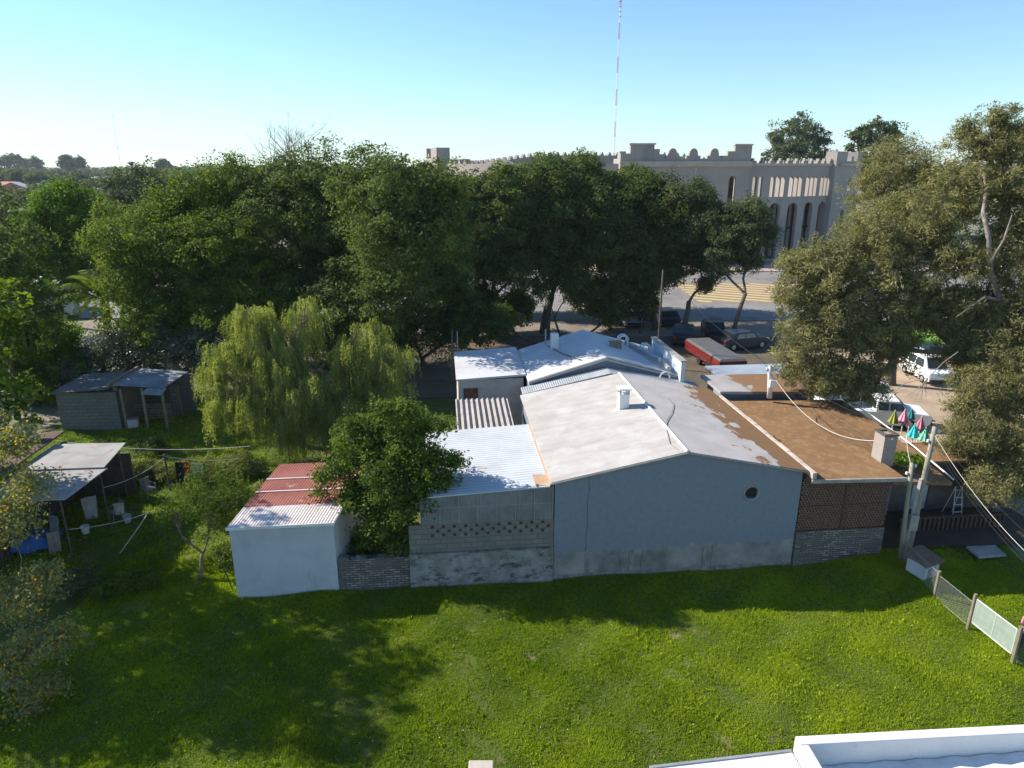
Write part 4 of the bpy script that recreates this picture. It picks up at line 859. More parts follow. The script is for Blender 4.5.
mb = MB(); mb.tube([(0, 0, -.2), (.0, 0, 1.25)], .05, 8); mb.each('post', M['wood'], gt); mb = MB(); mb.tube([(gl_, 0, -.2), (gl_, 0, 1.3)], .06, 8); mb.each('post', M['wood'], gt)
mwire = mat('fence_wire', (.4, .4, .38), rough=.5, metal=.3)
def mesh_fence(name, label, a, b, h, step=.09, posts=True):
    a, b = Vector(a), Vector(b); ln = (b - a).length; r = thing(name, label, 'fence', a, math.atan2(b.y - a.y, b.x - a.x)); mb = MB()
    n = int((ln + h) / step)
    for i in range(n):
        x = i * step
        for s_ in (1, -1):
            if s_ == 1: xa, za, xb, zb = x - h, 0, x, h
            else: xa, za, xb, zb = x - h, h, x, 0
            t0 = max(0, -xa / h); t1 = min(1, (ln - xa) / h)
            if t1 <= t0: continue
            f = lambda t: (xa + (xb - xa) * t, 0, .05 + za + (zb - za) * t); mb.tube([f(t0), f(t1)], .0028, 3, cap=False)
    for z in (.05, h + .05): mb.tube([(0, 0, z), (ln, 0, z)], .004, 4)
    mb.build('wire_mesh', mwire, r)
    if posts: mb = MB(); mb.tube([(0, 0, -.2), (0, 0, h + .2)], .055, 8); mb.each('post', M['wood'], r)
    return r
fA, fB = at(934, 598, -.02), at(968, 627, -.02)
mesh_fence('wire_fence', 'sagging chain link fence from a yellowed wooden post to the gate', fA, fB, .85)
mesh_fence('wire_fence', 'wire mesh fence in the lower right corner just past the gate', g1 + Vector((.08, -.03, 0)), g1 + Vector((2.0, -1.1, 0)), .95, posts=False)
mesh_fence('wire_fence', 'short chain link fence in shade between the small hut and the leaning poles', at(905, 566, .1), fA, .8)
hb = at(921, 577, 0); hu = thing('meter_hut', 'knee high white meter hut with a brown tiled lid beside the fence', 'hut', hb, R(28))
mb = MB(); mb.box(-.42, .42, -.3, .35, -.1, .72); mb.build('wall', M['plaster_white'], hu); mb = MB(); mb.slab([(-.55, -.42, .78), (.52, -.42, .74), (.52, .48, .92), (-.55, .48, .96)], .05); mb.build('roof', brick_mat('hut_tiles', (.24, .16, .11), (.17, .12, .09), (.08, .06, .05), 4, face='XY'), hu)
mb = MB(); mb.box(-.2, .2, -.315, -.3, .1, .55); mb.build('door', M['metal'], hu)
# shaded yard right of the annex
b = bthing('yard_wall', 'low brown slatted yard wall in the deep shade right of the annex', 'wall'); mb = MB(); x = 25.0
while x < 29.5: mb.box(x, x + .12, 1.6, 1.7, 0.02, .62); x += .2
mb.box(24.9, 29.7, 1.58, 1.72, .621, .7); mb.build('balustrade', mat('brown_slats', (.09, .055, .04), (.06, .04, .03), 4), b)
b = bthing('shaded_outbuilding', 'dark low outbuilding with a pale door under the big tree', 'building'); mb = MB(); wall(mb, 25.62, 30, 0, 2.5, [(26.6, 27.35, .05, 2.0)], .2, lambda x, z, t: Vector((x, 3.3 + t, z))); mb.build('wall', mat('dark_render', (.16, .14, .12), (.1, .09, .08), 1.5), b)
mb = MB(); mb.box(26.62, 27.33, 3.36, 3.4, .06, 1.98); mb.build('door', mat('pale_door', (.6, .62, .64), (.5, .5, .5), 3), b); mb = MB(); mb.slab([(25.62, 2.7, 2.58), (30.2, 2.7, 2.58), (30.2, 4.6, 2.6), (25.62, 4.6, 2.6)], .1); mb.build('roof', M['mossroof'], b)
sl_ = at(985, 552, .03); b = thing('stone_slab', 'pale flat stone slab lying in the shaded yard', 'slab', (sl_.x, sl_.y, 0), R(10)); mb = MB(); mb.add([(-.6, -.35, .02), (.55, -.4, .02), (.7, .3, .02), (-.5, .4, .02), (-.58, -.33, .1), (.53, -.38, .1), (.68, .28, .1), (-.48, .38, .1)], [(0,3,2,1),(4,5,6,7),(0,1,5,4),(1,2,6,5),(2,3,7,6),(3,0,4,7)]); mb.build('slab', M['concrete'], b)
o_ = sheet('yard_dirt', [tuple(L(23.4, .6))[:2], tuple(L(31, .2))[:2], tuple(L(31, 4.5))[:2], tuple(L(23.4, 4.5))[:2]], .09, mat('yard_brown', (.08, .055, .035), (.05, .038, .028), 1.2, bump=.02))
st = at(963, 530, .0); b = thing('step_ladder', 'white step ladder leaning in the shade near the pale door', 'ladder', L(28.1, 2.4, .09), TH); mb = MB()
for s_ in (-.2, .2): mb.tube([(s_, 0, 0), (s_ * .7, .25, 1.35)], .02, 5); mb.tube([(s_ * 1.1, .6, 0), (s_ * .7, .25, 1.35)], .015, 5)
for i in range(4): mb.box(-.18, .18, .04 + i * .06 - .03, .04 + i * .06 + .03, .28 + i * .3, .3 + i * .3)
mb.build('frame', M['white'], b)
def person(base, rz, label):
    r = thing('person', label, 'person', base, rz)
    J = [(0, 0, .93, .125), (0, 0, 1.1, .115), (0, .01, 1.28, .13), (0, .01, 1.42, .1), (0, .01, 1.5, .052), (0, -.01, 1.58, .075), (0, -.01, 1.68, .095), (0, -.005, 1.75, .06)]
    E = [(0, 1), (1, 2), (2, 3), (3, 4), (4, 5), (5, 6), (6, 7)]
    for s_ in (-1, 1):
        k_ = len(J); J += [(s_ * .17, .01, 1.41, .055), (s_ * .22, -.02, 1.15, .042), (s_ * .19, -.2, .98, .033), (s_ * .18, -.27, .95, .026)]; E += [(3, k_), (k_, k_+1), (k_+1, k_+2), (k_+2, k_+3)]
        pr = k_ + 3
        for f in range(4):
            q = len(J); J += [(s_ * (.155 + f * .016), -.315, .945 - abs(f - 1.5) * .004, .011), (s_ * (.155 + f * .016), -.345, .925, .009)]; E += [(pr, q), (q, q+1)]
        q = len(J); J += [(s_ * .148, -.28, .935, .011), (s_ * .14, -.305, .915, .009)]; E += [(pr, q), (q, q+1)]
        k_ = len(J); st_ = s_ * .12; J += [(s_ * .095, 0, .86, .095), (s_ * .1, -.02 + st_, .48, .062), (s_ * .1, st_ + .02, .1, .04), (s_ * .105, st_ - .12, .045, .035)]; E += [(0, k_), (k_, k_+1), (k_+1, k_+2), (k_+2, k_+3)]
    me = bpy.data.meshes.new('body'); me.from_pydata([j[:3] for j in J], E, []); o = bpy.data.objects.new('body', me); link(o, r)
    o.modifiers.new('skin', 'SKIN'); 
    if not me.skin_vertices: 
        bpy.context.view_layer.objects.active = o
        sv = me.skin_vertices
    bpy.context.view_layer.update()
    for i, j in enumerate(J): me.skin_vertices[0].data[i].radius = (j[3], j[3] * (.75 if i < 4 else 1)); 
    me.skin_vertices[0].data[0].use_root = True
    s2 = o.modifiers.new('sub', 'SUBSURF'); s2.levels = 2; s2.render_levels = 2
    dg = bpy.context.evaluated_depsgraph_get(); em = bpy.data.meshes.new_from_object(o.evaluated_get(dg)); o.modifiers.clear(); o.data = em
    em.materials.clear()
    for m_ in (mat('skin', (.5, .3, .22)), mat('dark_trousers', (.03, .03, .04)), mat('pink_top', (.62, .28, .33), (.5, .2, .26), 6), M['white']): em.materials.append(m_)
    for f in em.polygons:
        c = f.center; f.use_smooth = True
        f.material_index = 3 if c.z < .1 else 1 if c.z < .98 and abs(c.x) < .16 + .02 and c.y > -.18 else 2 if c.z < 1.47 and c.y > -.17 else 0
    mb = MB(); mb.lathe([(.02, .13), (.07, .115), (.1, .06), (.108, 0), (.1, -.07), (.07, -.11)], 14, (0, .02, 1.69)); mb.build('hair', mat('dark_hair', (.04, .025, .02)), r, True)
    mb = MB()
    for s_ in (-1, 1): mb.lathe([(.004, .006), (.011, .0), (.004, -.006)], 8, (s_ * .032, -.098, 1.685))
    mb.each('eye', M['dark'], r)
    mb = MB(); mb.tube([(0, -.095, 1.68), (0, -.12, 1.65)], [.008, .014], 6); mb.tube([(-.025, -.098, 1.615), (.025, -.098, 1.615)], .005, 4); mb.build('nose_and_mouth', bpy.data.materials['skin'], r)
    return r
person(at(1021, 660, -.02), R(115), 'person in a pink top, dark trousers and white shoes behind the gate post')
# ================================================================== LEFT GARDEN
sk = bthing('garden_shack', 'open garden shack with grey metal roof and a darker tiled part, left of the lawn', 'shack')
msh = wave_mat('pale_zinc', (0.42, 0.41, 0.39), (0.33, 0.32, 0.31), 'Y', 3.2, .9, bump=.03, c3=(.3, .2, .15))
mb = MB(); corr(mb, 0, 2.4, 0, 2.7, 0, .06, .0999, .0); mb = MB()
mb.slab([(-9.4, 3.0, 2.52), (-6.55, 2.95, 2.5), (-6.1, 5.35, 2.62), (-9.4, 5.35, 2.64)], .04); mb.slab([(-9.4, 5.3, 2.70), (-6.2, 5.3, 2.68), (-6.5, 8.0, 2.62), (-9.4, 8.1, 2.64)], .04)
mb.build('metal_roof', msh, sk)
mb = MB(); mb.slab([(-13.5, 2.9, 2.75), (-9.42, 2.9, 2.9), (-9.42, 9.0, 2.9), (-13.5, 9.0, 2.75)], .07); mb.build('tiled_roof', wave_mat('brown_tiles', (.22, .15, .115), (.16, .115, .09), 'Y', 3.4, 1.2, bump=.05, rough=.9), sk)
mb = MB()
for (u, v) in ((-6.8, 3.1), (-6.45, 5.4), (-6.75, 7.8), (-9.3, 3.1)): mb.tube([(u, v, -.1), (u, v, 2.5)], .032, 6)
mb.each('post', M['bark'], sk)
mb = MB(); mb.box(-12.6, -9.3, 3.2, 3.35, -.1, 2.3); mb.box(-9.35, -9.2, 3.36, 8.6, -.1, 2.55); mb.box(-9.19, -6.6, 8.3, 8.42, -.1, 2.0); mb.build('wall', mat('dark_boards', (.1, .08, .06), (.06, .05, .045), 3), sk)
ds = atD(28, 425, at(28, 440, 2.9).y); ds = at(28, 437, 2.95); b = thing('satellite_dish', 'grey satellite dish on the dark tiled shack roof', 'dish', ds, R(40)); mb = MB()
vs_ = []; fs = []; n = 18
for j in range(5):
    rr = .42 * j / 4
    for k_ in range(n): a = 2 * math.pi * k_ / n; vs_.append((rr * math.cos(a), -rr * rr * .5 + .0, .45 + rr * math.sin(a) * 1.05))
for j in range(4):
    for k_ in range(n): fs.append((j*n+k_, j*n+(k_+1) % n, (j+1)*n+(k_+1) % n, (j+1)*n+k_))
mb.add(vs_, fs); mb.build('dish', M['metal'], b, True); mb = MB(); mb.tube([(0, .05, -.1), (0, .03, .45)], .02, 6); mb.tube([(0, 0, .1), (0, -.5, .5)], .01, 5); mb.box(-.03, .03, -.55, -.48, .47, .53); mb.build('arm', M['metal'], b)
tk = at(8, 436, 2.9); b = thing('rooftop_crate', 'cluttered brown crate and bricks on the far end of the shack roof', 'crate', tk, .3); mb = MB(); mb.box(-.5, .4, -.25, .25, -.05, .28); mb.build('crate', M['wood'], b, bevel=.02); mb = MB(); mb.box(-.3, -.05, -.1, .1, .285, .38); mb.box(.05, .3, -.12, .08, .285, .36); mb.each('brick', mat('loose_brick', (.35, .18, .12), (.45, .3, .22), 3), b)
# clutter
def chair(p, rz, label, m):
    r = thing('garden_chair', label, 'chair', p, rz, 'plastic garden chairs'); mb = MB(); mb.box(-.23, .23, -.22, .22, .4, .43); mb.build('seat', m, r, bevel=.015)
    mb = MB()
    for i in range(5): mb.box(-.21 + i * .09, -.15 + i * .09, .2, .23, .43, .82)
    mb.box(-.23, .23, .2, .235, .821, .88); mb.build('backrest', m, r, bevel=.008)
    for a in (-.2, .2):
        for c in (-.2, .2): mb = MB(); mb.tube([(a * 1.15, c * 1.15, 0), (a, c, .4)], .025, 5); mb.build('leg', m, r)
        mb = MB(); mb.box(a * 1.1 - .02, a * 1.1 + .02, -.2, .2, .6, .63); mb.tube([(a * 1.1, -.18, .42), (a * 1.1, -.18, .6)], .015, 5); mb.build('armrest', m, r)
wc = mat('dull_white_plastic', (.22, .21, .19), (.17, .16, .15), 3)
chair(at(150, 497, 0), R(60), 'pale plastic chair standing beside the clothesline post', wc)
chair(at(118, 520, 0), R(-40), 'pale plastic chair in the shade of the shack', wc)
def bucket(p, label, c):
    b = thing('bucket', label, 'bucket', p, 0, 'garden buckets'); mb = MB(); mb.lathe([(.12, 0), (.16, .3), (.17, .31), (.15, .3), (.11, .03)], 14); mb.build('pail', mat('bucket_' + label.split()[0], c), b); mb = MB(); mb.tube([(.16 * math.cos(a), 0, .3 + .12 * math.sin(a)) for a in [i * math.pi / 8 for i in range(9)]], .006, 4); mb.build('handle', M['metal'], b)
bucket(at(86, 533, 0), 'white bucket under the edge of the metal roof', (.6, .6, .58)); bucket(at(128, 522, 0), 'grey bucket near the plastic chair', (.4, .42, .45))
def cloth(p, w, h, rz, label, c, name='hanging_cloth', cat='cloth'):
    mb = MB(); n = 10; k_ = 8; vs_ = []; fs = []
    for j in range(k_ + 1):
        for i in range(n + 1):
            t = i / n - .5; q = j / k_; vs_.append((t * w * (1 - .25 * q), .06 * math.sin(t * 14) * q + .03 * math.sin(q * 6), -h * q - .05 * abs(t) * math.sin(i)))
    for j in range(k_):
        for i in range(n): a = j * (n + 1) + i; fs.append((a, a + 1, a + n + 2, a + n + 1))
    mb.add(vs_, fs); o = mb.build(name, mat('cloth_' + str(len(bpy.data.materials)), c, tuple(x * .75 for x in c), 5), None, True); o.location = p; o.rotation_euler = (0, 0, rz)
    s_ = o.modifiers.new('thickness', 'SOLIDIFY'); s_.thickness = .008; tag(o, label, cat, 'washing hung out to dry')
l0, l1, l2 = at(95, 499, 1.6), at(170, 440, 0), at(120, 552, 0)
cpost = at(170, 490, 0); b = thing('clothesline_post', 'dark wooden clothesline post in the middle of the garden', 'post', cpost); mb = MB(); mb.tube([(0, 0, -.1), (0, 0, 1.75)], .045, 6); mb.build('shaft', M['bark'], b); mb = MB(); mb.tube([(-.3, 0, 1.68), (.3, 0, 1.68)], .02, 5); mb.build('crossbar', M['bark'], b)
wire('clothesline', 'pale line strung from the garden post to the shack', cpost + Vector((0, 0, 1.6)), L(-6.45, 5.4, 1.75), .2, .01, M['pale_cable'], 'washing lines', cat='line')
pq = at(120, 553, 0); wire('clothesline', 'pale slanting line running down to the lawn edge', at(148, 513, 1.3), pq, .02, .014, M['pale_cable'], 'washing lines', cat='line')
wire('clothesline', 'nearly level line with clothes pegs in front of the shack', L(-6.8, 3.1, 1.2), at(148, 513, 1.3), .12, .011, M['pale_cable'], 'washing lines', cat='line')
wire('clothesline', 'long pale wire sagging across the garden behind the shack', at(40, 438, 1.9), at(250, 446, 1.9), .35, .013, M['pale_cable'], 'washing lines', cat='line')
cloth(at(88, 497, 1.5), .55, .95, R(35), 'white cloth hanging crooked under the corner of the metal roof', (.32, .3, .3))
cloth(at(186, 462, 1.3), .4, .6, R(5), 'red shirt on the line, left of the white towel', (.55, .03, .04)); cloth(at(197, 463, 1.3), .55, .6, R(-5), 'white towel hanging between the two red clothes', (.65, .6, .62)); cloth(at(210, 461, 1.3), .35, .6, 0, 'red shirt on the line, right of the white towel', (.55, .03, .05))
cloth(at(178, 462, 1.4), .35, 1.1, 0, 'long black garment hanging beside the garden post', (.02, .02, .025)); cloth(at(52, 515, 1.2), .5, .8, R(-20), 'pale grey cloth hanging inside the shack', (.22, .23, .23)); cloth(at(118, 503, 1.25), .4, .5, R(15), 'small beige cloth on the line near the chair', (.4, .36, .32))
wire('clothesline', 'washing line with red and white clothes in front of the hedge', cpost + Vector((0, 0, 1.65)), at(240, 458, 1.35), .15, .01, M['pale_cable'], 'washing lines', cat='line')
tp = at(32, 545, 0); g = np.random.default_rng(8); mb = MB(); n = 16; vs_ = []; fs = []
for j in range(n + 1):
    for i in range(n + 1):
        x, y = (i / n - .5) * 1.9, (j / n - .5) * 1.3; ed = min(i, j, n - i, n - j) / 4; vs_.append((x, y, .03 + .45 * min(1, ed) + .07 * math.sin(x * 7 + y * 3) + .06 * g.random()))
for j in range(n):
    for i in range(n): a = j * (n + 1) + i; fs.append((a, a + 1, a + n + 2, a + n + 1))
mb.add(vs_, fs); o = mb.build('blue_tarpaulin', mat('blue_tarp', (.03, .1, .3), (.05, .14, .36), 3, rough=.4), None, True); o.location = tp; o.rotation_euler = (0, 0, .3); tag(o, 'crumpled blue tarpaulin covering a heap in front of the shack', 'tarpaulin')
b = thing('leaning_board', 'pale board leaning beside the blue tarpaulin', 'board', at(56, 553, 0), R(30)); mb = MB(); mb.box(-.2, .2, -.02, .02, 0, .8, Matrix.Rotation(R(-20), 4, 'X')); mb.build('board', M['wood'], b)
for (px, py, d, lab) in ((233, 590, -.5, 'thin rusty rod leaning against the left wall of the white shed'), (224, 578, .45, 'second crossed stick leaning near the white shed')):
    q = at(px, py, 0); b = thing('leaning_rod', lab, 'rod', q, 0, 'crossed rods by the shed'); mb = MB(); mb.tube([(0, 0, 0), (d, .25, 1.35)], .022, 5); mb.build('rod', M['bark'], b)
# basin on the bush side of shed
b = bthing('white_basin', 'white enamel basin tipped up behind the red roofed shed', 'basin'); u, v = lp(255, 484, 1.0); mb = MB(); mb.lathe([(.03, 0), (.22, .02), (.36, .16), (.38, .17), (.34, .15), (.2, .05)], 18); o = mb.build('bowl', M['white'], b, True); o.location = (-.25, 2.6, .9); o.rotation_euler = (R(35), 0, .4)
mb = MB(); mb.box(-.5, -.1, 2.45, 2.85, 0, .85); mb.build('stand', M['wood'], b)
# back shed
bs = thing('block_shed', 'grey block shed with sheet roof and open front bay at the back of the garden', 'shed', at(122, 429, 0), R(3)); W1 = 3.2
mb = MB(); mb.box(-W1, 0, 0, .2, -.2, 2.15); mb.box(-W1, -W1 + .2, .21, 2.9, -.2, 2.2); mb.box(-.2, 0, .21, 2.9, -.2, 2.4); mb.box(-.2, 3.0, 2.85, 3.0, -.2, 2.3); mb.box(2.0, 2.5, 2.0, 2.15, -.1, 1.9); mb.each('wall', brick_mat('pale_blocks', (.2, .195, .18), (.16, .155, .145), (.11, .105, .1), 1.0, bw=.42, rh=.2, ms=.015, c3=(.17, .165, .15)), bs)
mb = MB(); mb.slab([(-W1 - .2, -.2, 2.2), (-.25, -.2, 2.45), (-.25, 3.2, 2.5), (-W1 - .2, 3.2, 2.25)], .06); mb.build('roof', wave_mat('dull_sheet', (.13, .13, .135), (.09, .09, .09), 'Y', 2.5, 1), bs)
mb = MB(); mb.slab([(-.1, .1, 2.55), (2.5, .3, 2.3), (2.75, 3.0, 2.4), (-.1, 3.2, 2.6)], .05); mb.slab([(1.6, -.5, 2.2), (2.6, -.4, 2.1), (2.6, .35, 2.25), (1.6, .3, 2.3)], .04); mb.build('roof', wave_mat('pale_blue_sheet', (.3, .32, .34), (.2, .21, .23), 'Y', 2.5, 1, c3=(.35, .3, .26)), bs)
mb = MB(); mb.box(-.24, -.1, -.3, 3.2, 2.56, 2.72); mb.build('roof_beam', M['wood'], bs)
mb = MB()
for x in (.15, 1.3, 2.35): mb.box(x, x + .12, .1, .22, -.1, 2.3)
mb.each('post', M['wood'], bs); mb = MB()
for i in range(6): mb.box(.3, 2.3, 1.2, 1.24, .15 + i * .16, .24 + i * .16)
mb.build('slatted_gate', M['wood'], bs)
b = thing('white_bin', 'small white bin standing in front of the open shed bay', 'bin', at(134, 427, 0), .3); mb = MB(); mb.box(-.25, .25, -.2, .2, 0, .5); mb.build('body', mat('bin_white', (.5, .5, .52)), b, bevel=.03); mb = MB(); mb.box(-.28, .28, -.22, .22, .505, .56); mb.build('lid', wc, b, bevel=.01)
GM_hedge = leaf_mat('leaf_hedge', (0.1, 0.13, 0.03), (0.27, 0.3, 0.09), 0.35)
# ================================================================== PLANTS
def bush(name, label, px, py, D, r, lm, n, leaf=.09, rz=None, group=None, seed=1, cat='bush', extra=()):
    c = atD(px, py, D); rz = rz or r * .8; base = Vector((c.x, c.y, 0)); zc = max(rz * .75, c.z)
    return tree(name, label, cat, base, [(c.x, c.y, zc * .8, r, r, rz)] + [(c.x + a, c.y + b_, zc * .8 + d, q, q, q * .8) for a, b_, d, q in extra], n, lm, leaf, .5, clump=.16 + .12 * r, per=40, trunk=.04, seed=seed, group=group, low=.3, trunk_name='stem', crown_name='foliage', shell=.6)
bush('garden_bush', 'yellow green rounded bush at the corner of the metal shack roof', 125, 475, 29, .95, GM_willow, 9000, .1, seed=2, extra=((-.5, -.4, -.2, .5), (.5, .2, .1, .5)))
hs = [(150, 463), (170, 466), (190, 462), (212, 460), (232, 458), (252, 461)]
hd = thing('garden_hedge', 'long low clipped hedge crossing the back of the garden', 'hedge', at(200, 475, 0)); hb_ = [tuple(at(x, y + 8, .35) - hd.location) + (.75, .5, .5) for x, y in hs]
c, dr, nor, ls, t, cc = crown_arrays(hb_, 26000, .2, .08, 40, seed=5); quads_mesh('foliage', c, dr, nor, ls, ls * .5, t, GM_hedge, hd)
mb = MB()
for q in hb_: mb.tube([(q[0], q[1], -.1 - .0), (q[0], q[1], .5)], .03, 5)
mb.build('stem', M['bark'], hd)
bush('garden_bush', 'round dense clipped bush in front of the right end of the hedge', 237, 474, 29.5, .95, GM_hedge, 11000, .08, seed=3)
bush('garden_bush', 'small yellowish bush between the round bush and the shed roof', 256, 490, 27, .45, GM_willow, 3000, .1, seed=4)
bush('garden_bush', 'low grassy bush at the shaded edge of the lawn left of the bare little tree', 115, 590, 20.4, .65, GM_mid, 3500, .09, rz=.4, seed=6)
bush('garden_bush', 'second low bush at the lawn edge just right of the first', 148, 586, 20.8, .5, GM_mid, 2500, .09, rz=.35, seed=7)
bush('garden_bush', 'scruffy pale weeds at the foot of the little tree', 220, 556, 22.4, .6, GM_mid, 2200, .09, rz=.4, seed=8)
bush('garden_bush', 'leafy bush left of the hedge, touching its end', 140, 470, 30.3, .7, GM_mid, 5000, .1, seed=160)
bush('garden_bush', 'low bush in front of the middle of the hedge below the hanging clothes', 196, 484, 28.5, .6, GM_gum, 4000, .09, rz=.4, seed=161)
bush('garden_bush', 'dense bush behind the crown of the little bare tree', 215, 502, 25.5, .75, GM_mid, 6000, .09, seed=162)
bush('garden_bush', 'dark tangled weeds in front of the blue tarpaulin', 75, 585, 20.5, .7, GM_gum, 4000, .1, rz=.5, seed=163)
bush('garden_bush', 'overgrown bush against the left wall of the white shed', 252, 500, 24.5, .6, GM_mid, 4500, .09, seed=164)
bush('garden_bush', 'tall weeds between the block shed and the hedge', 150, 448, 32.5, .7, GM_deep, 4500, .1, rz=.45, seed=165)
GM_x = None
# bushy tree beside the little bare tree
b0 = at(200, 577, 0)
tree('small_tree', 'small half bare tree with grey twigs and thin foliage left of the white shed', 'tree', b0,
     [pb(195, 500, 21.8, .95), pb(225, 495, 22.4, .95), pb(172, 515, 21.6, .55), pb(210, 522, 21.8, .7), pb(244, 505, 22.3, .6), pb(205, 478, 22.8, .7)], 9500, GM_mid, .085, .5, clump=.28, per=26, trunk=.07, bark='pale_bark', seed=12, twigs=26)
tree('dark_leafy_tree', 'dark green leafy tree overhanging the low wall and lean-to roof', 'tree', L(4.7, 1.3, 0),
     [pb(362, 445, 22.7, 1.02), pb(402, 440, 22.5, 1.02), pb(428, 462, 21.9, 0.92), pb(388, 475, 21.9, 1.16), pb(412, 492, 21.5, 0.97), pb(385, 520, 21.7, 1.07), pb(345, 468, 22.3, 0.73), pb(444, 480, 21.7, 0.53), pb(355, 500, 21.9, 0.73), pb(405, 540, 21.5, 0.78), pb(370, 548, 22.1, 0.78), pb(375, 425, 22.9, 0.68), pb(420, 428, 22.5, 0.58), pb(340, 540, 22.3, 0.58), pb(325, 478, 22.2, .4), pb(456, 463, 21.6, .38), pb(404, 410, 22.0, .45), pb(385, 412, 22, .45), pb(418, 418, 21.8, .4), pb(442, 424, 22, .35), pb(350, 425, 22.4, .4), pb(318, 492, 22, .25)],
     50000, leaf_mat('leaf_dark_tree', (.05, .09, .015), (.17, .24, .04), .38), .12, .5, clump=.36, per=34, trunk=.11, seed=13, shell=.3, twigs=4)
# willows: hanging strands
def willow(name, label, base, blobs, n, seed, strand=(.6, 1.9)):
    r = thing(name, label, 'tree', base); g = np.random.default_rng(seed); B = np.array(blobs); B[:, :3] -= np.array(base)
    w = B[:, 3] ** 2; w /= w.sum(); bi = g.choice(len(B), n, p=w); d = unit(n, g); d[:, 2] = np.where(d[:, 2] < -.1, -d[:, 2], d[:, 2])
    nc = n // 11; ci = g.integers(0, nc, n); bi = g.choice(len(B), nc, p=w)[ci]; dc = unit(nc, g); dc[:, 2] = np.where(dc[:, 2] < -.1, -dc[:, 2], dc[:, 2]); rc = (.25 + .85 * g.random((nc, 1)) ** .7)
    d = dc[ci] + g.normal(0, .12, (n, 3)); st = B[bi, :3] + d * B[bi, 3:6] * rc[ci]; ln = g.uniform(*strand, n)
    K_ = 34; s_ = (np.arange(K_) + .5) / K_; out = d * np.array([1, 1, 0]); out /= np.maximum(.2, np.linalg.norm(out, axis=1))[:, None]
    tt = s_[None, :, None]; P = st[:, None] + out[:, None] * (0.42 * np.sqrt(tt)) * (.2 + .8 * g.random((n, 1, 1))) + np.array([0, 0, 1]) * (0.12 * tt - ln[:, None, None] * tt ** 1.25)
    P = P + g.normal(0, .035, P.shape); P = P.reshape(-1, 3); m = len(P)
    keep = P[:, 2] > .3; dr = np.tile([0, 0, -1.0], (m, 1)) + g.normal(0, .45, (m, 3)); dr /= np.linalg.norm(dr, axis=1)[:, None]
    nr = unit(m, g) + np.array([0, 0, .2]); t = np.clip(np.repeat((g.random(nc) * .7)[ci] + g.random(n) * .25, K_) + g.normal(0, .1, m), 0, 1); ls = .11 * (.6 + .8 * g.random(m))
    quads_mesh('crown', P[keep], dr[keep], nr[keep], ls[keep], ls[keep] * .3, t[keep], GM_willow, r)
    mb = MB(); rd = random.Random(seed); z1 = 1.8
    mb.tube([(0, 0, -.2), (.1, .1, z1 * .5), (0, 0, z1)], [.3, .24, .2], 8)
    for q in B:
        c = Vector(q[:3]); mid = Vector((c.x * .4, c.y * .4, z1 + (c.z - z1) * .5)); mb.tube([(0, 0, z1 - .1), mid, c + Vector((0, 0, q[5] * .6))], [.15, .1, .03], 6)
        for _ in range(12):
            a = c + Vector((rd.uniform(-1, 1) * q[3] * .85, rd.uniform(-1, 1) * q[3] * .85, q[5] * rd.uniform(.1, .9))); mb.tube([mid.lerp(c, rd.random()), mid.lerp(a, .6) + Vector((0, 0, .4)), a], [.035, .025, .008], 4)
    mb.build('trunk', M['pale_bark'], r, True); return r
willow('willow', 'larger pale green weeping willow with two peaks left of the house', at(300, 446, 0),
       [pb(252, 318, 33, .95), pb(262, 335, 33, 1.1), pb(306, 314, 33.5, .9), pb(300, 335, 33.5, 1.1), pb(228, 355, 32, 1.0), pb(215, 380, 32, .9), pb(275, 365, 32, 1.5), pb(225, 408, 31.5, .8), pb(300, 392, 31.5, 1.4), pb(255, 400, 31.5, 1.2), pb(285, 425, 31.2, 1.2), pb(318, 430, 31.2, 1.1)], 3600, 21)
willow('willow', 'rounder pale green weeping willow nearer the white roofs', at(352, 446, 0),
       [pb(366, 338, 33, 1.0), pb(352, 352, 33, 1.1), pb(385, 362, 32.5, 1.1), pb(345, 380, 32.5, 1.3), pb(392, 385, 32.5, .9), pb(328, 405, 32, 1.1), pb(362, 405, 32, 1.3), pb(345, 430, 31.8, 1.1), pb(385, 420, 32, .9)], 2800, 22)
# yellowing tree at the left edge
by = at(10, 700, 0); by.x = -14.2; by.y = 15.8
tree('yellowing_tree', 'thin tree with yellowing leaves at the left edge of the lawn', 'tree', by,
     [pb(12, 445, 17, .7), pb(32, 485, 16.6, .6), pb(6, 520, 16.6, .9), pb(45, 575, 16.2, .5), pb(20, 600, 16, .9), pb(52, 640, 15.6, .75), pb(15, 665, 15.4, .9), pb(25, 720, 15, .8), pb(2, 760, 14.6, .8), pb(48, 690, 15.2, .5)],
     22000, GM_yel, .085, .62, clump=.3, per=18, trunk=.08, bark='pale_bark', seed=14, yl=.11, twigs=18, shell=.25)
tree('yellowing_tree', 'part bare tree with long twigs just inside the left edge above the shack', 'tree', at(-15, 600, 0) + Vector((-.5, 0, 0)),
     [pb(2, 415, 18, .5), pb(-20, 440, 18, .9), pb(-30, 480, 18, 1.0)], 2600, GM_yel, .09, .6, clump=.3, per=14, trunk=.07, bark='pale_bark', seed=15, yl=.15, twigs=20, shell=.3)
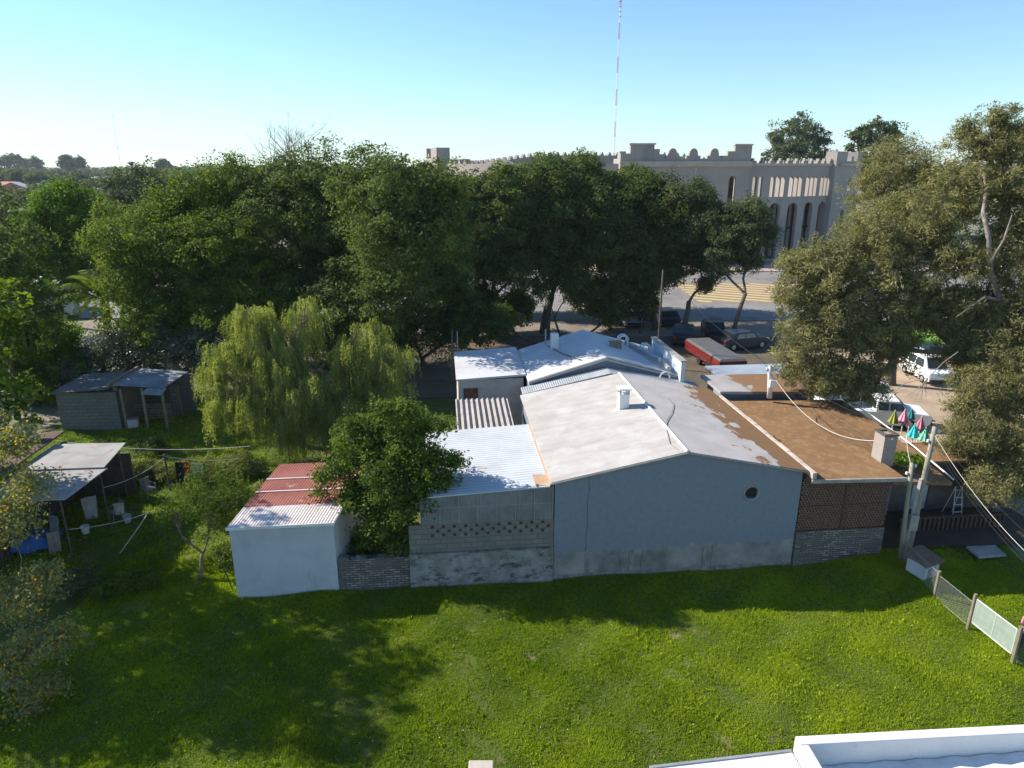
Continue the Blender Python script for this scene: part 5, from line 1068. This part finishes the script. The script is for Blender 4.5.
# trees standing left of the frame that shade the lawn
for i, (x, y, h, r) in enumerate(((-21, 23.5, 7.5, 2.0), (-18.8, 21.4, 11.8, 3.0), (-20.8, 18.8, 9.5, 2.1))):
    tree('garden_tree', ['leafy garden tree by the shack at the left', 'tall leafy tree outside the left edge shading the lawn', 'smaller leafy tree at the left edge beyond the yellowing tree'][i], 'tree', (x, y, 0),
         [(x, y, h * .75, r, r, r * .9), (x + r * .5, y - .8, h * .55, r * .7, r * .7, r * .6), (x - r * .5, y + .6, h * .6, r * .7, r * .7, r * .6)], 15000, GM_mid, .22, .5, clump=.5, per=40, trunk=.16, seed=30 + i)
for i, (x, y, h, r) in enumerate(((-29.8, 39.4, 12, 3.3), (-36, 33, 11.5, 3.0), (-25.5, 22.5, 8.5, 2.3))):
    tree('garden_tree', ['tall dense tree left of the block shed, just outside the frame', 'biggest leafy tree beyond the left edge behind the shack', 'leafy tree beside the shack outside the left edge'][i], 'tree', (x, y, 0),
         [(x, y, h * .75, r, r, r * .9), (x + r * .6, y - .8, h * .5, r * .8, r * .8, r * .7), (x - r * .5, y + .6, h * .5, r * .8, r * .8, r * .7)], 14000, GM_deep, .26, .5, clump=.6, per=40, trunk=.2, seed=130 + i)
# ---- big trees behind the garden
tree('spreading_tree', 'huge spreading tree with sunlit yellow green left shoulder behind the garden', 'tree', at(205, 372, 0) * 1,
     [pb(140, 250, 45, 3.0), pb(168, 228, 47, 3.0), pb(205, 211, 48, 3.2), pb(245, 200, 48.5, 3.1), pb(145, 295, 44, 2.9), pb(195, 262, 44.5, 3.4), pb(248, 240, 46, 3.4), pb(170, 325, 43, 2.6), pb(225, 318, 43, 2.7), pb(265, 300, 44, 2.8), pb(125, 232, 48, 2.2), pb(215, 230, 50, 3.6), pb(190, 285, 49, 3.6), pb(250, 280, 48, 3.2)],
     190000, GM_mid, .19, .5, clump=.62, per=60, trunk=.42, seed=41, twigs=6)
tree('spreading_tree', 'huge dark domed tree rising highest in the middle of the tree belt', 'tree', at(330, 368, 0) * 1,
     [pb(285, 194, 48, 3.1), pb(325, 192, 48, 3.2), pb(370, 196, 42, 2.8), pb(408, 202, 39.5, 2.7), pb(292, 228, 46, 3.3), pb(345, 235, 46, 3.4), pb(398, 243, 39, 2.7), pb(300, 300, 45, 2.8), pb(350, 300, 42, 2.6), pb(395, 292, 40.5, 2.5), pb(436, 235, 39.5, 2.4), pb(345, 215, 52, 4.0), pb(432, 190, 40, 2.1), pb(400, 270, 48, 3), pb(325, 270, 49, 3.4)],
     200000, GM_deep, .19, .5, clump=.62, per=60, trunk=.45, seed=42, twigs=6)
tree('shade_tree', 'dark bushy tree filling the gap below the domed tree behind the rear house', 'tree', at(425, 365, 0) * 1,
     [pb(440, 285, 50, 2.8), pb(415, 325, 49, 2.6), pb(462, 318, 50, 2.0), pb(375, 340, 47, 2.5), pb(330, 345, 46, 2.2), pb(450, 340, 49, 1.8)], 60000, GM_deep, .19, .5, clump=.55, per=50, trunk=.2, seed=43)
tree('row_tree', 'dark tree with paired stems, leftmost in the street row behind the rear house', 'tree', at(494, 335, 0) * 1,
     [pb(462, 203, 61, 3.0), pb(497, 202, 60, 3.1), pb(452, 232, 59, 2.9), pb(500, 235, 59, 2.8), pb(478, 262, 58, 2.2), pb(505, 268, 58, 1.7), pb(450, 268, 58, 2.0)], 80000, GM_deep, .23, .5, clump=.65, per=55, trunk=.3, seed=44, twigs=6)
tree('row_tree', 'tall tree with the thick straight trunk in the middle of the street row', 'tree', at(545, 333, 0) * 1,
     [pb(538, 187, 63, 3.2), pb(578, 184, 64, 3.3), pb(560, 212, 62, 3.5), pb(522, 222, 61, 3.0), pb(605, 212, 62, 3.3), pb(570, 245, 61, 2.7), pb(530, 255, 60, 2.3), pb(600, 252, 60, 2.5), pb(560, 275, 60, 1.7)], 115000, GM_deep, .23, .5, clump=.68, per=55, trunk=.42, seed=45, twigs=6)
tree('row_tree', 'broad dark tree right of the thick trunk, standing against the bullring front', 'tree', at(655, 330, 0) * 1,
     [pb(628, 196, 65, 3.2), pb(660, 210, 63, 3.1), pb(672, 238, 62, 2.6), pb(632, 240, 62, 3.0), pb(655, 270, 61, 2.3), pb(680, 255, 61, 1.9), pb(620, 270, 61, 2.0), pb(640, 292, 60.5, 1.5)], 90000, GM_deep, .23, .5, clump=.65, per=55, trunk=.3, seed=46, twigs=6)
tree('undergrowth_tree', 'low dark shrubby tree in the shade between the street row trunks', 'tree', at(590, 333, 0) * 1, [pb(592, 298, 60, 2.0), pb(612, 312, 59.5, 1.7), pb(645, 305, 60, 1.3)], 26000, GM_deep, .2, .5, clump=.5, per=40, trunk=.12, seed=47)
tree('undergrowth_tree', 'low dark shrubby tree left of the thick straight trunk', 'tree', at(517, 335, 0) * 1, [pb(515, 308, 59, 1.8), pb(478, 305, 58, 2.2), pb(495, 320, 57, 1.4)], 28000, GM_deep, .2, .5, clump=.5, per=40, trunk=.1, seed=48)
tree('street_pine', 'feathery dark pine with straight trunk, left one of the pair before the bullring', 'tree', at(684, 338, 0) * 1,
     [pb(692, 200, 61, 2.0), pb(705, 222, 60.5, 2.2), pb(690, 235, 60.5, 1.7), pb(714, 238, 60.5, 1.5), pb(678, 198, 61, 1.2), pb(700, 262, 60, 1.2), pb(705, 285, 60, .8, .9)], 52000, GM_gum, .28, .26, clump=.6, per=50, trunk=.26, seed=49, shell=.3, twigs=6)
tree('street_pine', 'feathery pine with slender leaning trunk, right one of the pair before the bullring', 'tree', at(728, 345, 0) * 1,
     [pb(745, 218, 59, 2.1), pb(736, 235, 58.5, 2.0), pb(718, 268, 58, 1.3), pb(730, 240, 58.5, 1.6), pb(757, 240, 58.5, 1.4), pb(720, 258, 58, 1.2), pb(748, 262, 58, 1.1), pb(770, 232, 58.5, .7)], 50000, GM_gum, .28, .26, clump=.6, per=50, trunk=.2, seed=50, shell=.3, twigs=6, lean=(1.1, .3, 4.2))
tree('row_tree', 'low crowned tree on the far side of the street row, at its left', 'tree', at(500, 318, 0) * 1,
     [pb(470, 222, 69, 3.2), pb(510, 232, 69, 3.0), pb(488, 255, 68, 2.6), pb(455, 262, 68, 2.4), pb(525, 258, 68, 2.2)], 50000, GM_deep, .25, .5, clump=.7, per=50, trunk=.25, seed=144)
tree('row_tree', 'low crowned tree on the far side of the street row, at its right', 'tree', at(612, 316, 0) * 1,
     [pb(575, 232, 70, 3.0), pb(615, 236, 70, 3.2), pb(650, 236, 70, 2.8), pb(590, 258, 69, 2.3), pb(640, 256, 69, 2.2)], 50000, GM_deep, .25, .5, clump=.7, per=50, trunk=.25, seed=145)
tree('undergrowth_tree', 'dark shrubs under the row close behind the rear house', 'tree', at(540, 345, 0) * 1, [pb(478, 328, 52, 1.6), pb(500, 322, 53, 1.5), pb(452, 300, 54, 2.0)], 26000, GM_deep, .2, .5, clump=.5, per=40, trunk=.1, seed=146)
tree('undergrowth_tree', 'thin leafy young trees between the trunks, letting the street glimmer through', 'tree', at(560, 338, 0) * 1, [pb(512, 278, 57, 2.0), pb(540, 288, 58, 1.4), pb(575, 283, 58, 1.9), pb(548, 268, 59, 1.5)], 17000, GM_deep, .2, .5, clump=.55, per=32, trunk=.1, seed=147, shell=.2)
tree('undergrowth_tree', 'thin leafy young trees behind the parked cars near the slim street pole', 'tree', at(640, 334, 0) * 1, [pb(620, 288, 60, 1.9), pb(650, 284, 60, 1.7), pb(672, 275, 60, 1.4)], 14000, GM_deep, .2, .5, clump=.55, per=32, trunk=.1, seed=148, shell=.2)
# bare tree above the dome
def bare(name, label, base, spread, seed):
    r = thing(name, label, 'tree', base); mb = MB(); rd = random.Random(seed)
    def br(p, d, ln, rad, dep):
        pts = [p]; dd = d.normalized()
        for i in range(4):
            dd = (dd + Vector((rd.uniform(-1, 1), rd.uniform(-1, 1), rd.uniform(-.5, .8))) * .22).normalized(); pts.append(pts[-1] + dd * ln / 4)
        mb.tube(pts, [rad * (1 - .45 * i / 4) for i in range(5)], 5 if dep > 2 else 3)
        if dep:
            for k_ in range(rd.choice((2, 3, 3))):
                a = pts[rd.choice((2, 3, 4))]; nd = (dd + Vector((rd.uniform(-1, 1), rd.uniform(-1, 1), rd.uniform(-.4, .8))) * .85).normalized(); br(a, nd, ln * rd.uniform(.6, .85), rad * .55, dep - 1)
    mb.tube([(0, 0, -.3), (0.2, 0, 5), (0, 0, 10.6)], [.4, .35, .28], 8)
    for d in spread: br(Vector((0, 0, 10.5)), Vector(d), 3.0, .16, 5)
    mb.build('trunk', mat('dead_bark', (.22, .2, .19), (.3, .28, .27), 3), r, True); return r
b0 = atD(318, 350, 58); b0.z = 0
bare('bare_tree', 'leafless tree showing its top twigs above the domed tree', b0, [(-1.0, 0, .9), (-.3, .2, 1.3), (.4, -.2, 1.1)], 5)
# ---- left edge trees
tree('broadleaf_tree', 'bright mid green tree with rounded crown left of the palm', 'tree', at(60, 325, 0) * 1,
     [pb(68, 207, 62, 2.7), pb(93, 222, 61, 2.2), pb(40, 232, 61, 2.3), pb(60, 255, 60, 2.6), pb(97, 255, 60, 2.0), pb(22, 262, 59, 2.2), pb(75, 285, 59, 1.8)], 52000, GM_bright, .24, .5, clump=.7, per=50, trunk=.3, seed=51)
tree('fine_leaved_tree', 'pale green drooping tree between the round tree and the belt', 'tree', at(122, 330, 0) * 1,
     [pb(122, 235, 56, 1.8), pb(118, 262, 55, 1.6), pb(128, 285, 54, 1.3)], 18000, GM_willow, .2, .3, clump=.5, per=45, trunk=.16, seed=52, droop=.8)
tree('round_tree', 'broad dark green dome shaped tree at the left edge above the block shed', 'tree', at(35, 405, 0) * 1,
     [pb(38, 345, 43, 2.7), pb(5, 335, 43, 2.4), pb(62, 365, 42, 1.9), pb(20, 375, 41.5, 2.2), pb(50, 395, 41, 1.6)], 50000, GM_bright, .16, .5, clump=.5, per=55, trunk=.25, seed=53)
tree('feathery_tree', 'light green feathery shrub tree behind the dome tree at the left edge', 'tree', at(22, 345, 0) * 1,
     [pb(18, 292, 50, 2.0), pb(42, 298, 49.5, 1.4), pb(5, 305, 49, 1.6)], 20000, GM_bright, .17, .25, clump=.5, per=50, trunk=.15, seed=54)
tree('glossy_tree', 'tree with glossy silvery leaves behind the block shed', 'tree', at(158, 398, 0) * 1,
     [pb(160, 335, 43, 1.7), pb(185, 352, 42, 1.6), pb(205, 340, 42, 1.6), pb(150, 360, 42, 1.2), pb(120, 345, 43, 1.6), pb(95, 360, 43, 1.3), pb(212, 365, 41, 1.3), pb(100, 375, 42, 1.3), pb(128, 368, 42, 1.4), pb(75, 378, 41.5, 1.3)], 40000, GM_silver, .17, .5, clump=.45, per=40, trunk=.2, seed=55)
tree('grey_green_tree', 'large round grey green tree farther off behind the left trees', 'tree', at(142, 245, 0) * 1,
     [pb(140, 188, 112, 4.6), pb(158, 195, 110, 3.6), pb(122, 200, 110, 3.4), pb(140, 215, 108, 4.5), pb(165, 215, 108, 4)], 26000, GM_gum, .45, .5, clump=1.2, per=50, trunk=.5, seed=56)
def palm(name, label, base, h, fl, seed, nf=26):
    r = thing(name, label, 'palm', base); rd = random.Random(seed); mb = MB(); mb.tube([(0, 0, -.2), (0, 0, h * .5), (.1, 0, h)], [.34, .28, .3], 10); mb.build('trunk', M['bark'], r, True)
    C, Dd, Nn, Ls, T = [], [], [], [], []; mb = MB()
    for i in range(nf):
        a = i * 2.4 + rd.uniform(-.2, .2); el = rd.uniform(.1, 1.35); ln = fl * rd.uniform(.85, 1.1); hd_ = Vector((math.cos(a), math.sin(a), 0)); p = Vector((.1, 0, h)); pts = [p]; n = 12
        for k_ in range(n): e_ = el - 1.5 * (k_ / n) ** 1.3; p = p + (hd_ * math.cos(e_) + Vector((0, 0, math.sin(e_)))) * ln / n; pts.append(p)
        mb.tube(pts, [.035 * (1 - .08 * k_) for k_ in range(n + 1)], 4); sd = Vector((-hd_.y, hd_.x, 0)); t = rd.random()
        for k_ in range(1, n):
            for q in range(4):
                b_ = pts[k_].lerp(pts[k_ + 1], q / 4); tg = (pts[k_ + 1] - pts[k_]).normalized()
                for s_ in (-1, 1):
                    d = (sd * s_ + tg * .6 + Vector((0, 0, -.25 + rd.uniform(-.15, .15)))).normalized(); l_ = .75 * math.sin(math.pi * (k_ + 1) / (n + 3)) + .12
                    C.append(b_ + d * l_ * .5); Dd.append(d); Nn.append(tg.cross(d)); Ls.append(l_); T.append(t)
    mb.build('frond_stem', GM_mid, r); quads_mesh('fronds', np.array(C), np.array(Dd), np.array(Nn), np.array(Ls), np.full(len(Ls), .07), np.array(T), GM_mid, r); return r
bp_ = atD(110, 340, 50); palm('palm_tree', 'feather palm with arching fronds behind the block shed', (bp_.x, 50, 0), atD(110, 300, 50).z, 3.4, 3)
bp_ = atD(72, 360, 52); 
# ---- the big tree on the right
OL = GM_oliv
tree('casuarina', 'huge olive brown feathery tree filling the right side', 'tree', (22.3, 29.6, 0),
     [pb(985, 155, 33, 1.8), pb(1015, 140, 33, 1.2), pb(955, 200, 32.5, 2.0), pb(1010, 195, 32, 2.0), pb(920, 225, 32, 1.9), pb(880, 240, 32, 1.8), pb(850, 262, 31.5, 1.8), pb(815, 275, 31.5, 1.6), pb(795, 300, 31, 1.3), pb(835, 308, 31, 1.9), pb(805, 345, 30.5, 1.5),
      pb(885, 290, 31, 2.0), pb(860, 340, 30.5, 1.7), pb(940, 265, 31, 2.0), pb(1000, 260, 31, 1.9), pb(1045, 240, 31, 2.6), pb(1035, 150, 33, 1.4), pb(890, 330, 31, 1.5), pb(985, 320, 30, 1.6), pb(1035, 330, 29, 2.0), pb(795, 262, 32, .9), pb(833, 372, 30, 1.2), pb(795, 368, 30.5, 1.0), pb(865, 372, 30, .9), pb(930, 310, 31.5, 1.4), pb(1000, 118, 33, .8), pb(965, 135, 33, .8), pb(960, 355, 30, 1.2), pb(850, 385, 30, 1.1), pb(872, 392, 29.5, .8), pb(820, 385, 29.5, .8), pb(895, 352, 30.5, 1.2), pb(972, 345, 29.5, 1.4), pb(1008, 352, 29, 1.6), pb(1035, 380, 28.5, 1.6), pb(925, 320, 31, 1.2), pb(1040, 300, 29.5, 2), pb(960, 310, 30.5, 1.5)],
     270000, OL, .2, .2, clump=.36, per=60, trunk=.42, seed=61, shell=.25, droop=.1, twigs=0, lean=(.2, .3, 5.2), bark='pale_bark', flat=.9)
cz = bpy.data.objects['casuarina']; mb = MB(); b_ = cz.location
pp = [atD(x, y, D) - b_ for x, y, D in ((1003, 335, 29.9), (1000, 300, 29.6), (990, 270, 29.7), (989, 240, 29.5), (983, 212, 30.2), (986, 190, 31.2), (982, 160, 32.3))]
mb.tube(pp, [.2, .15, .12, .1, .08, .06, .04], 8); q = [atD(x, y, 29.0) - b_ for x, y in ((999, 300), (985, 297), (972, 306), (955, 318))]; mb.tube(q, [.08, .06, .045, .02], 6)
q = [atD(x, y, 28.9) - b_ for x, y in ((991, 262), (1004, 240), (1012, 215))]; mb.tube(q, [.07, .05, .02], 6); mb.build('limb', mat('olive_tree_bark', (.13, .1, .08), (.3, .26, .22), 2.5), cz, True)
tree('casuarina', 'lower olive green feathery tree hanging over the yard below the big one', 'tree', (19.6, 25.0, 0),
     [pb(982, 388, 27.5, 1.3), pb(1015, 405, 27, 1.5), pb(975, 435, 26, 1.15), pb(1012, 450, 26, 1.4), pb(992, 485, 25, 1.0), pb(955, 448, 26.5, .7), pb(1030, 370, 28, 1.6), pb(968, 410, 27, .9), pb(1018, 485, 25.5, 1.0)],
     85000, OL, .16, .18, clump=.33, per=55, trunk=.22, seed=62, shell=.3, droop=.35, twigs=6, bark='pale_bark', flat=.9)
tree('dark_topped_tree', 'darker bushy tree rising behind the left part of the big olive tree', 'tree', atD(900, 330, 44).xy.to_3d(),
     [pb(900, 165, 44, 2.2), pb(878, 195, 44, 2.2), pb(925, 185, 44, 1.8), pb(870, 225, 43, 2), pb(905, 225, 43, 2.4)], 40000, GM_oliv, .2, .2, clump=.5, per=55, trunk=.3, seed=63, shell=.35)
tree('gum_tree', 'tall round topped gum tree rising behind the bullring', 'tree', atD(796, 300, 190).xy.to_3d(),
     [pb(797, 132, 190, 5.4), pb(775, 140, 190, 3.0), pb(818, 140, 190, 3.6), pb(797, 152, 188, 6), pb(775, 160, 188, 3.6), pb(822, 158, 188, 3)], 15000, GM_gum, .62, .5, clump=1.15, per=40, trunk=.9, seed=64, shell=.4)
tree('gum_tree', 'open crowned gum tree right of the bullring with sky showing through', 'tree', atD(876, 300, 150).xy.to_3d(),
     [pb(862, 136, 150, 2.2), pb(880, 128, 150, 2.6), pb(896, 132, 150, 1.8), pb(850, 148, 150, 1.4), pb(876, 150, 149, 4), pb(872, 175, 148, 6)], 13000, GM_gum, .6, .5, clump=1.0, per=36, trunk=.6, seed=65, shell=.45)
# bare hanging branch of the big tree
b = thing('dead_branch', 'bleached dead branch hanging in the gap before the far white van', 'branch', atD(925, 385, 27.5)); mb = MB(); rd = random.Random(9); o0 = b.location
Q = lambda x, y: atD(x, y, 27.5 + rd.uniform(-.1, .1)) - o0
mb.tube([Q(958, 352), Q(944, 362), Q(928, 378), Q(905, 383), Q(893, 393), Q(888, 402)], [.02, .018, .018, .016, .012, .008], 5)
for e_ in ((921, 400), (912, 405), (926, 398), (905, 398), (916, 392)): mb.tube([Q(928, 378), Q((928 + e_[0]) / 2 + rd.uniform(-2, 2), (378 + e_[1]) / 2), Q(*e_)], [.018, .014, .005], 4)
mb.build('wood', M['twig'], b)
# ================================================================== DISTANT TOWN
rd = random.Random(77); protos = []
def far_tree(lab, x, y, h, w, n, lm, sd, grp):
    return tree('town_tree', lab, 'tree', (x, y, 0), [(x, y, h * .62, w, w, h * .38), (x + w * .5, y - w * .3, h * .5, w * .7, w * .7, h * .28), (x - w * .5, y, h * .48, w * .75, w * .75, h * .3)], int(n * 1.8), lm, w * .15, .6, clump=w * .25, per=30, trunk=w * .07, seed=sd, group=grp)
LABS = ['distant rounded green tree among the roofs of the left horizon town', 'distant dark green tree among the roofs of the left horizon town', 'distant pale olive tree among the roofs of the left horizon town']
for i, lm in enumerate((GM_far, GM_deep, GM_gum)): protos.append(far_tree(LABS[i], -300 - i * 30, 700, 9, 5.5, 2400, lm, 80 + i, 'trees of the distant town'))
def dup(root, loc, rz, s):
    r = root.copy(); col.objects.link(r); r.location = loc; r.rotation_euler = (0, 0, rz); r.scale = (s,) * 3
    for ch in root.children: c = ch.copy(); col.objects.link(c); c.parent = r
    return r
cnt = 0
while cnt < 150:
    y = 75 * math.exp(rd.random() * 2.35); px = rd.uniform(-40, 215 if y > 130 else 30); x = (px - 512) / FPX * y
    if (px > 60 or y < 90) and y < 125: continue
    dup(protos[rd.choice((0, 0, 1, 2))], (x, y, 0), rd.uniform(0, 6), rd.uniform(.6, 1.1) * (1 if y < 350 else 1.25)); cnt += 1
def house(x, y, w, d, h, rz, label, cw, cr_c, gable=True, name='town_house'):
    r = thing(name, label, 'house', (x, y, 0), rz, 'houses of the distant town'); mb = MB(); g_ = h + w * .22 if gable else h
    for (a, t0) in ((-d / 2, 0), (d / 2 - .2, 0)):
        wall(mb, -w / 2, w / 2, 0, (lambda q: h + (w * .22) * (1 - abs(q) / (w / 2))) if gable else h, [(-w * .3, -w * .12, .9, 2.2), (w * .12, w * .3, .9, 2.2)] , .2, lambda q, z, t, a=a: Vector((q, a + t, z)), extra=(0,))
    mb.box(-w / 2, -w / 2 + .2, -d / 2 + .201, d / 2 - .201, 0, h); mb.box(w / 2 - .2, w / 2, -d / 2 + .201, d / 2 - .201, 0, h); mb.build('wall', cw, r)
    mb = MB()
    if gable: mb.slab([(-w / 2 - .3, -d / 2 - .3, h - .05), (0, -d / 2 - .3, g_ + .1), (0, d / 2 + .3, g_ + .1), (-w / 2 - .3, d / 2 + .3, h - .05)], .12); mb.slab([(.003, -d / 2 - .3, g_ + .1), (w / 2 + .3, -d / 2 - .3, h - .05), (w / 2 + .3, d / 2 + .3, h - .05), (.003, d / 2 + .3, g_ + .1)], .12)
    else: mb.box(-w / 2 - .15, w / 2 + .15, -d / 2 - .15, d / 2 + .15, h + .002, h + .3); mb.box(-w * .2, w * .1, -1, 1, h + .3, h + 1.1)
    mb.build('roof', cr_c, r); mb = MB()
    for s_ in (-1, 1): mb.box(s_ * w * .21 - w * .09, s_ * w * .21 + w * .09, -d / 2 + .08, -d / 2 + .12, .9, 2.2)
    mb.build('window', M['glass'], r); return r
mcw = [mat('town_white', (.62, .6, .57)), mat('town_cream', (.5, .43, .35)), mat('town_brick', (.35, .2, .14))]; mcr = [mat('town_grey_roof', (.4, .4, .42)), mat('town_tile', (.38, .16, .09)), mat('town_white_roof', (.65, .65, .66))]
house(*at(2, 222, 3).xy, 9, 12, 4.0, R(20), 'two tone house with grey sheet roof cut by the left edge', mcw[0], mcr[0])
house(*(at(30, 205, 4).xy), 22, 9, 4.2, R(8), 'long flat roofed pale building behind the left edge house', mcw[0], mcr[2], False)
house(*at(45, 288, 2.4).xy, 5, 4, 2.3, R(30), 'small white roofed outbuilding lying among the left trees', mcw[0], mcr[2])
rd = random.Random(5); cols = ('white', 'cream', 'brick'); rf_ = ('grey', 'orange tiled', 'white')
for i in range(26):
    y = 170 * math.exp(rd.random() * 1.5); px = rd.uniform(-10, 205); ci, ri = rd.randrange(3), rd.choice((0, 1, 2, 2, 0))
    house((px - 512) / FPX * y, y, rd.uniform(8, 14), rd.uniform(7, 10), rd.uniform(3.2, 5), rd.uniform(0, 3), f'distant {cols[ci]} walled house with {rf_[ri]} roof in the town on the left horizon', mcw[ci], mcr[ri], ri != 2)
# horizon woodland
g = np.random.default_rng(6); n = 900; y = g.uniform(850, 1500, n); x = g.uniform(-1.25, .9, n) * y
hh = 6 + 4 * g.random(n) + 3 * (np.sin(x / 90) > .4)
bl = np.stack([x, y, hh * .45, 12 + 8 * g.random(n), 10 + 0 * x, hh * .6], -1)
c, dr, nor, ls, t, cc = crown_arrays(bl, 90000, 4.5, 4.0, 20, seed=9, shell=.6); o = quads_mesh('woodland', c, dr, nor, ls, ls * .8, t, GM_far); o['kind'] = 'stuff'; o['label'] = 'dark woodland line along the horizon'; o['category'] = 'woodland'
for i, (px, py, D, r) in enumerate(((12, 155, 900, 13), (32, 158, 950, 9), (66, 155, 800, 6), (78, 158, 820, 5), (162, 161, 700, 5), (-8, 155, 880, 14))):
    p = atD(px, 160, D); z = atD(px, py, D).z
    tree('horizon_tree', ['big dark clump of trees at the far left horizon', 'dark clump beside the biggest one on the left horizon', 'tall twin topped trees standing above the horizon treeline', 'smaller trees right of the twin topped ones on the horizon', 'little dark tree on the horizon just left of the tree belt', 'dark clump of trees cut by the left edge at the horizon'][i], 'tree', (p.x, D, 0),
         [(p.x, D, z * .75, r, r, z * .32), (p.x + r * .7, D, z * .6, r * .8, r * .8, z * .3), (p.x - r * .7, D, z * .6, r * .8, r * .8, z * .3)], 2500, GM_far, 2.2, .7, clump=3, per=20, trunk=1.2, seed=90 + i)

# ------------------------------------------------------------------ haze
hz = MB(); hz.box(-4100, 4100, -320, 5100, -1.2, 150); ho = hz.build('haze', None); ho['kind'] = 'stuff'; ho['label'] = 'thin bluish air haze over the distance'; ho['category'] = 'haze'
hm = bpy.data.materials.new('haze'); hm.use_nodes = True; hn = hm.node_tree; hn.nodes.clear(); ov_ = hn.nodes.new('ShaderNodeOutputMaterial'); pv = hn.nodes.new('ShaderNodeVolumePrincipled')
pv.inputs['Color'].default_value = (.82, .9, 1, 1); pv.inputs['Density'].default_value = 0.00013; hn.links.new(pv.outputs[0], ov_.inputs['Volume']); ho.data.materials.append(hm)
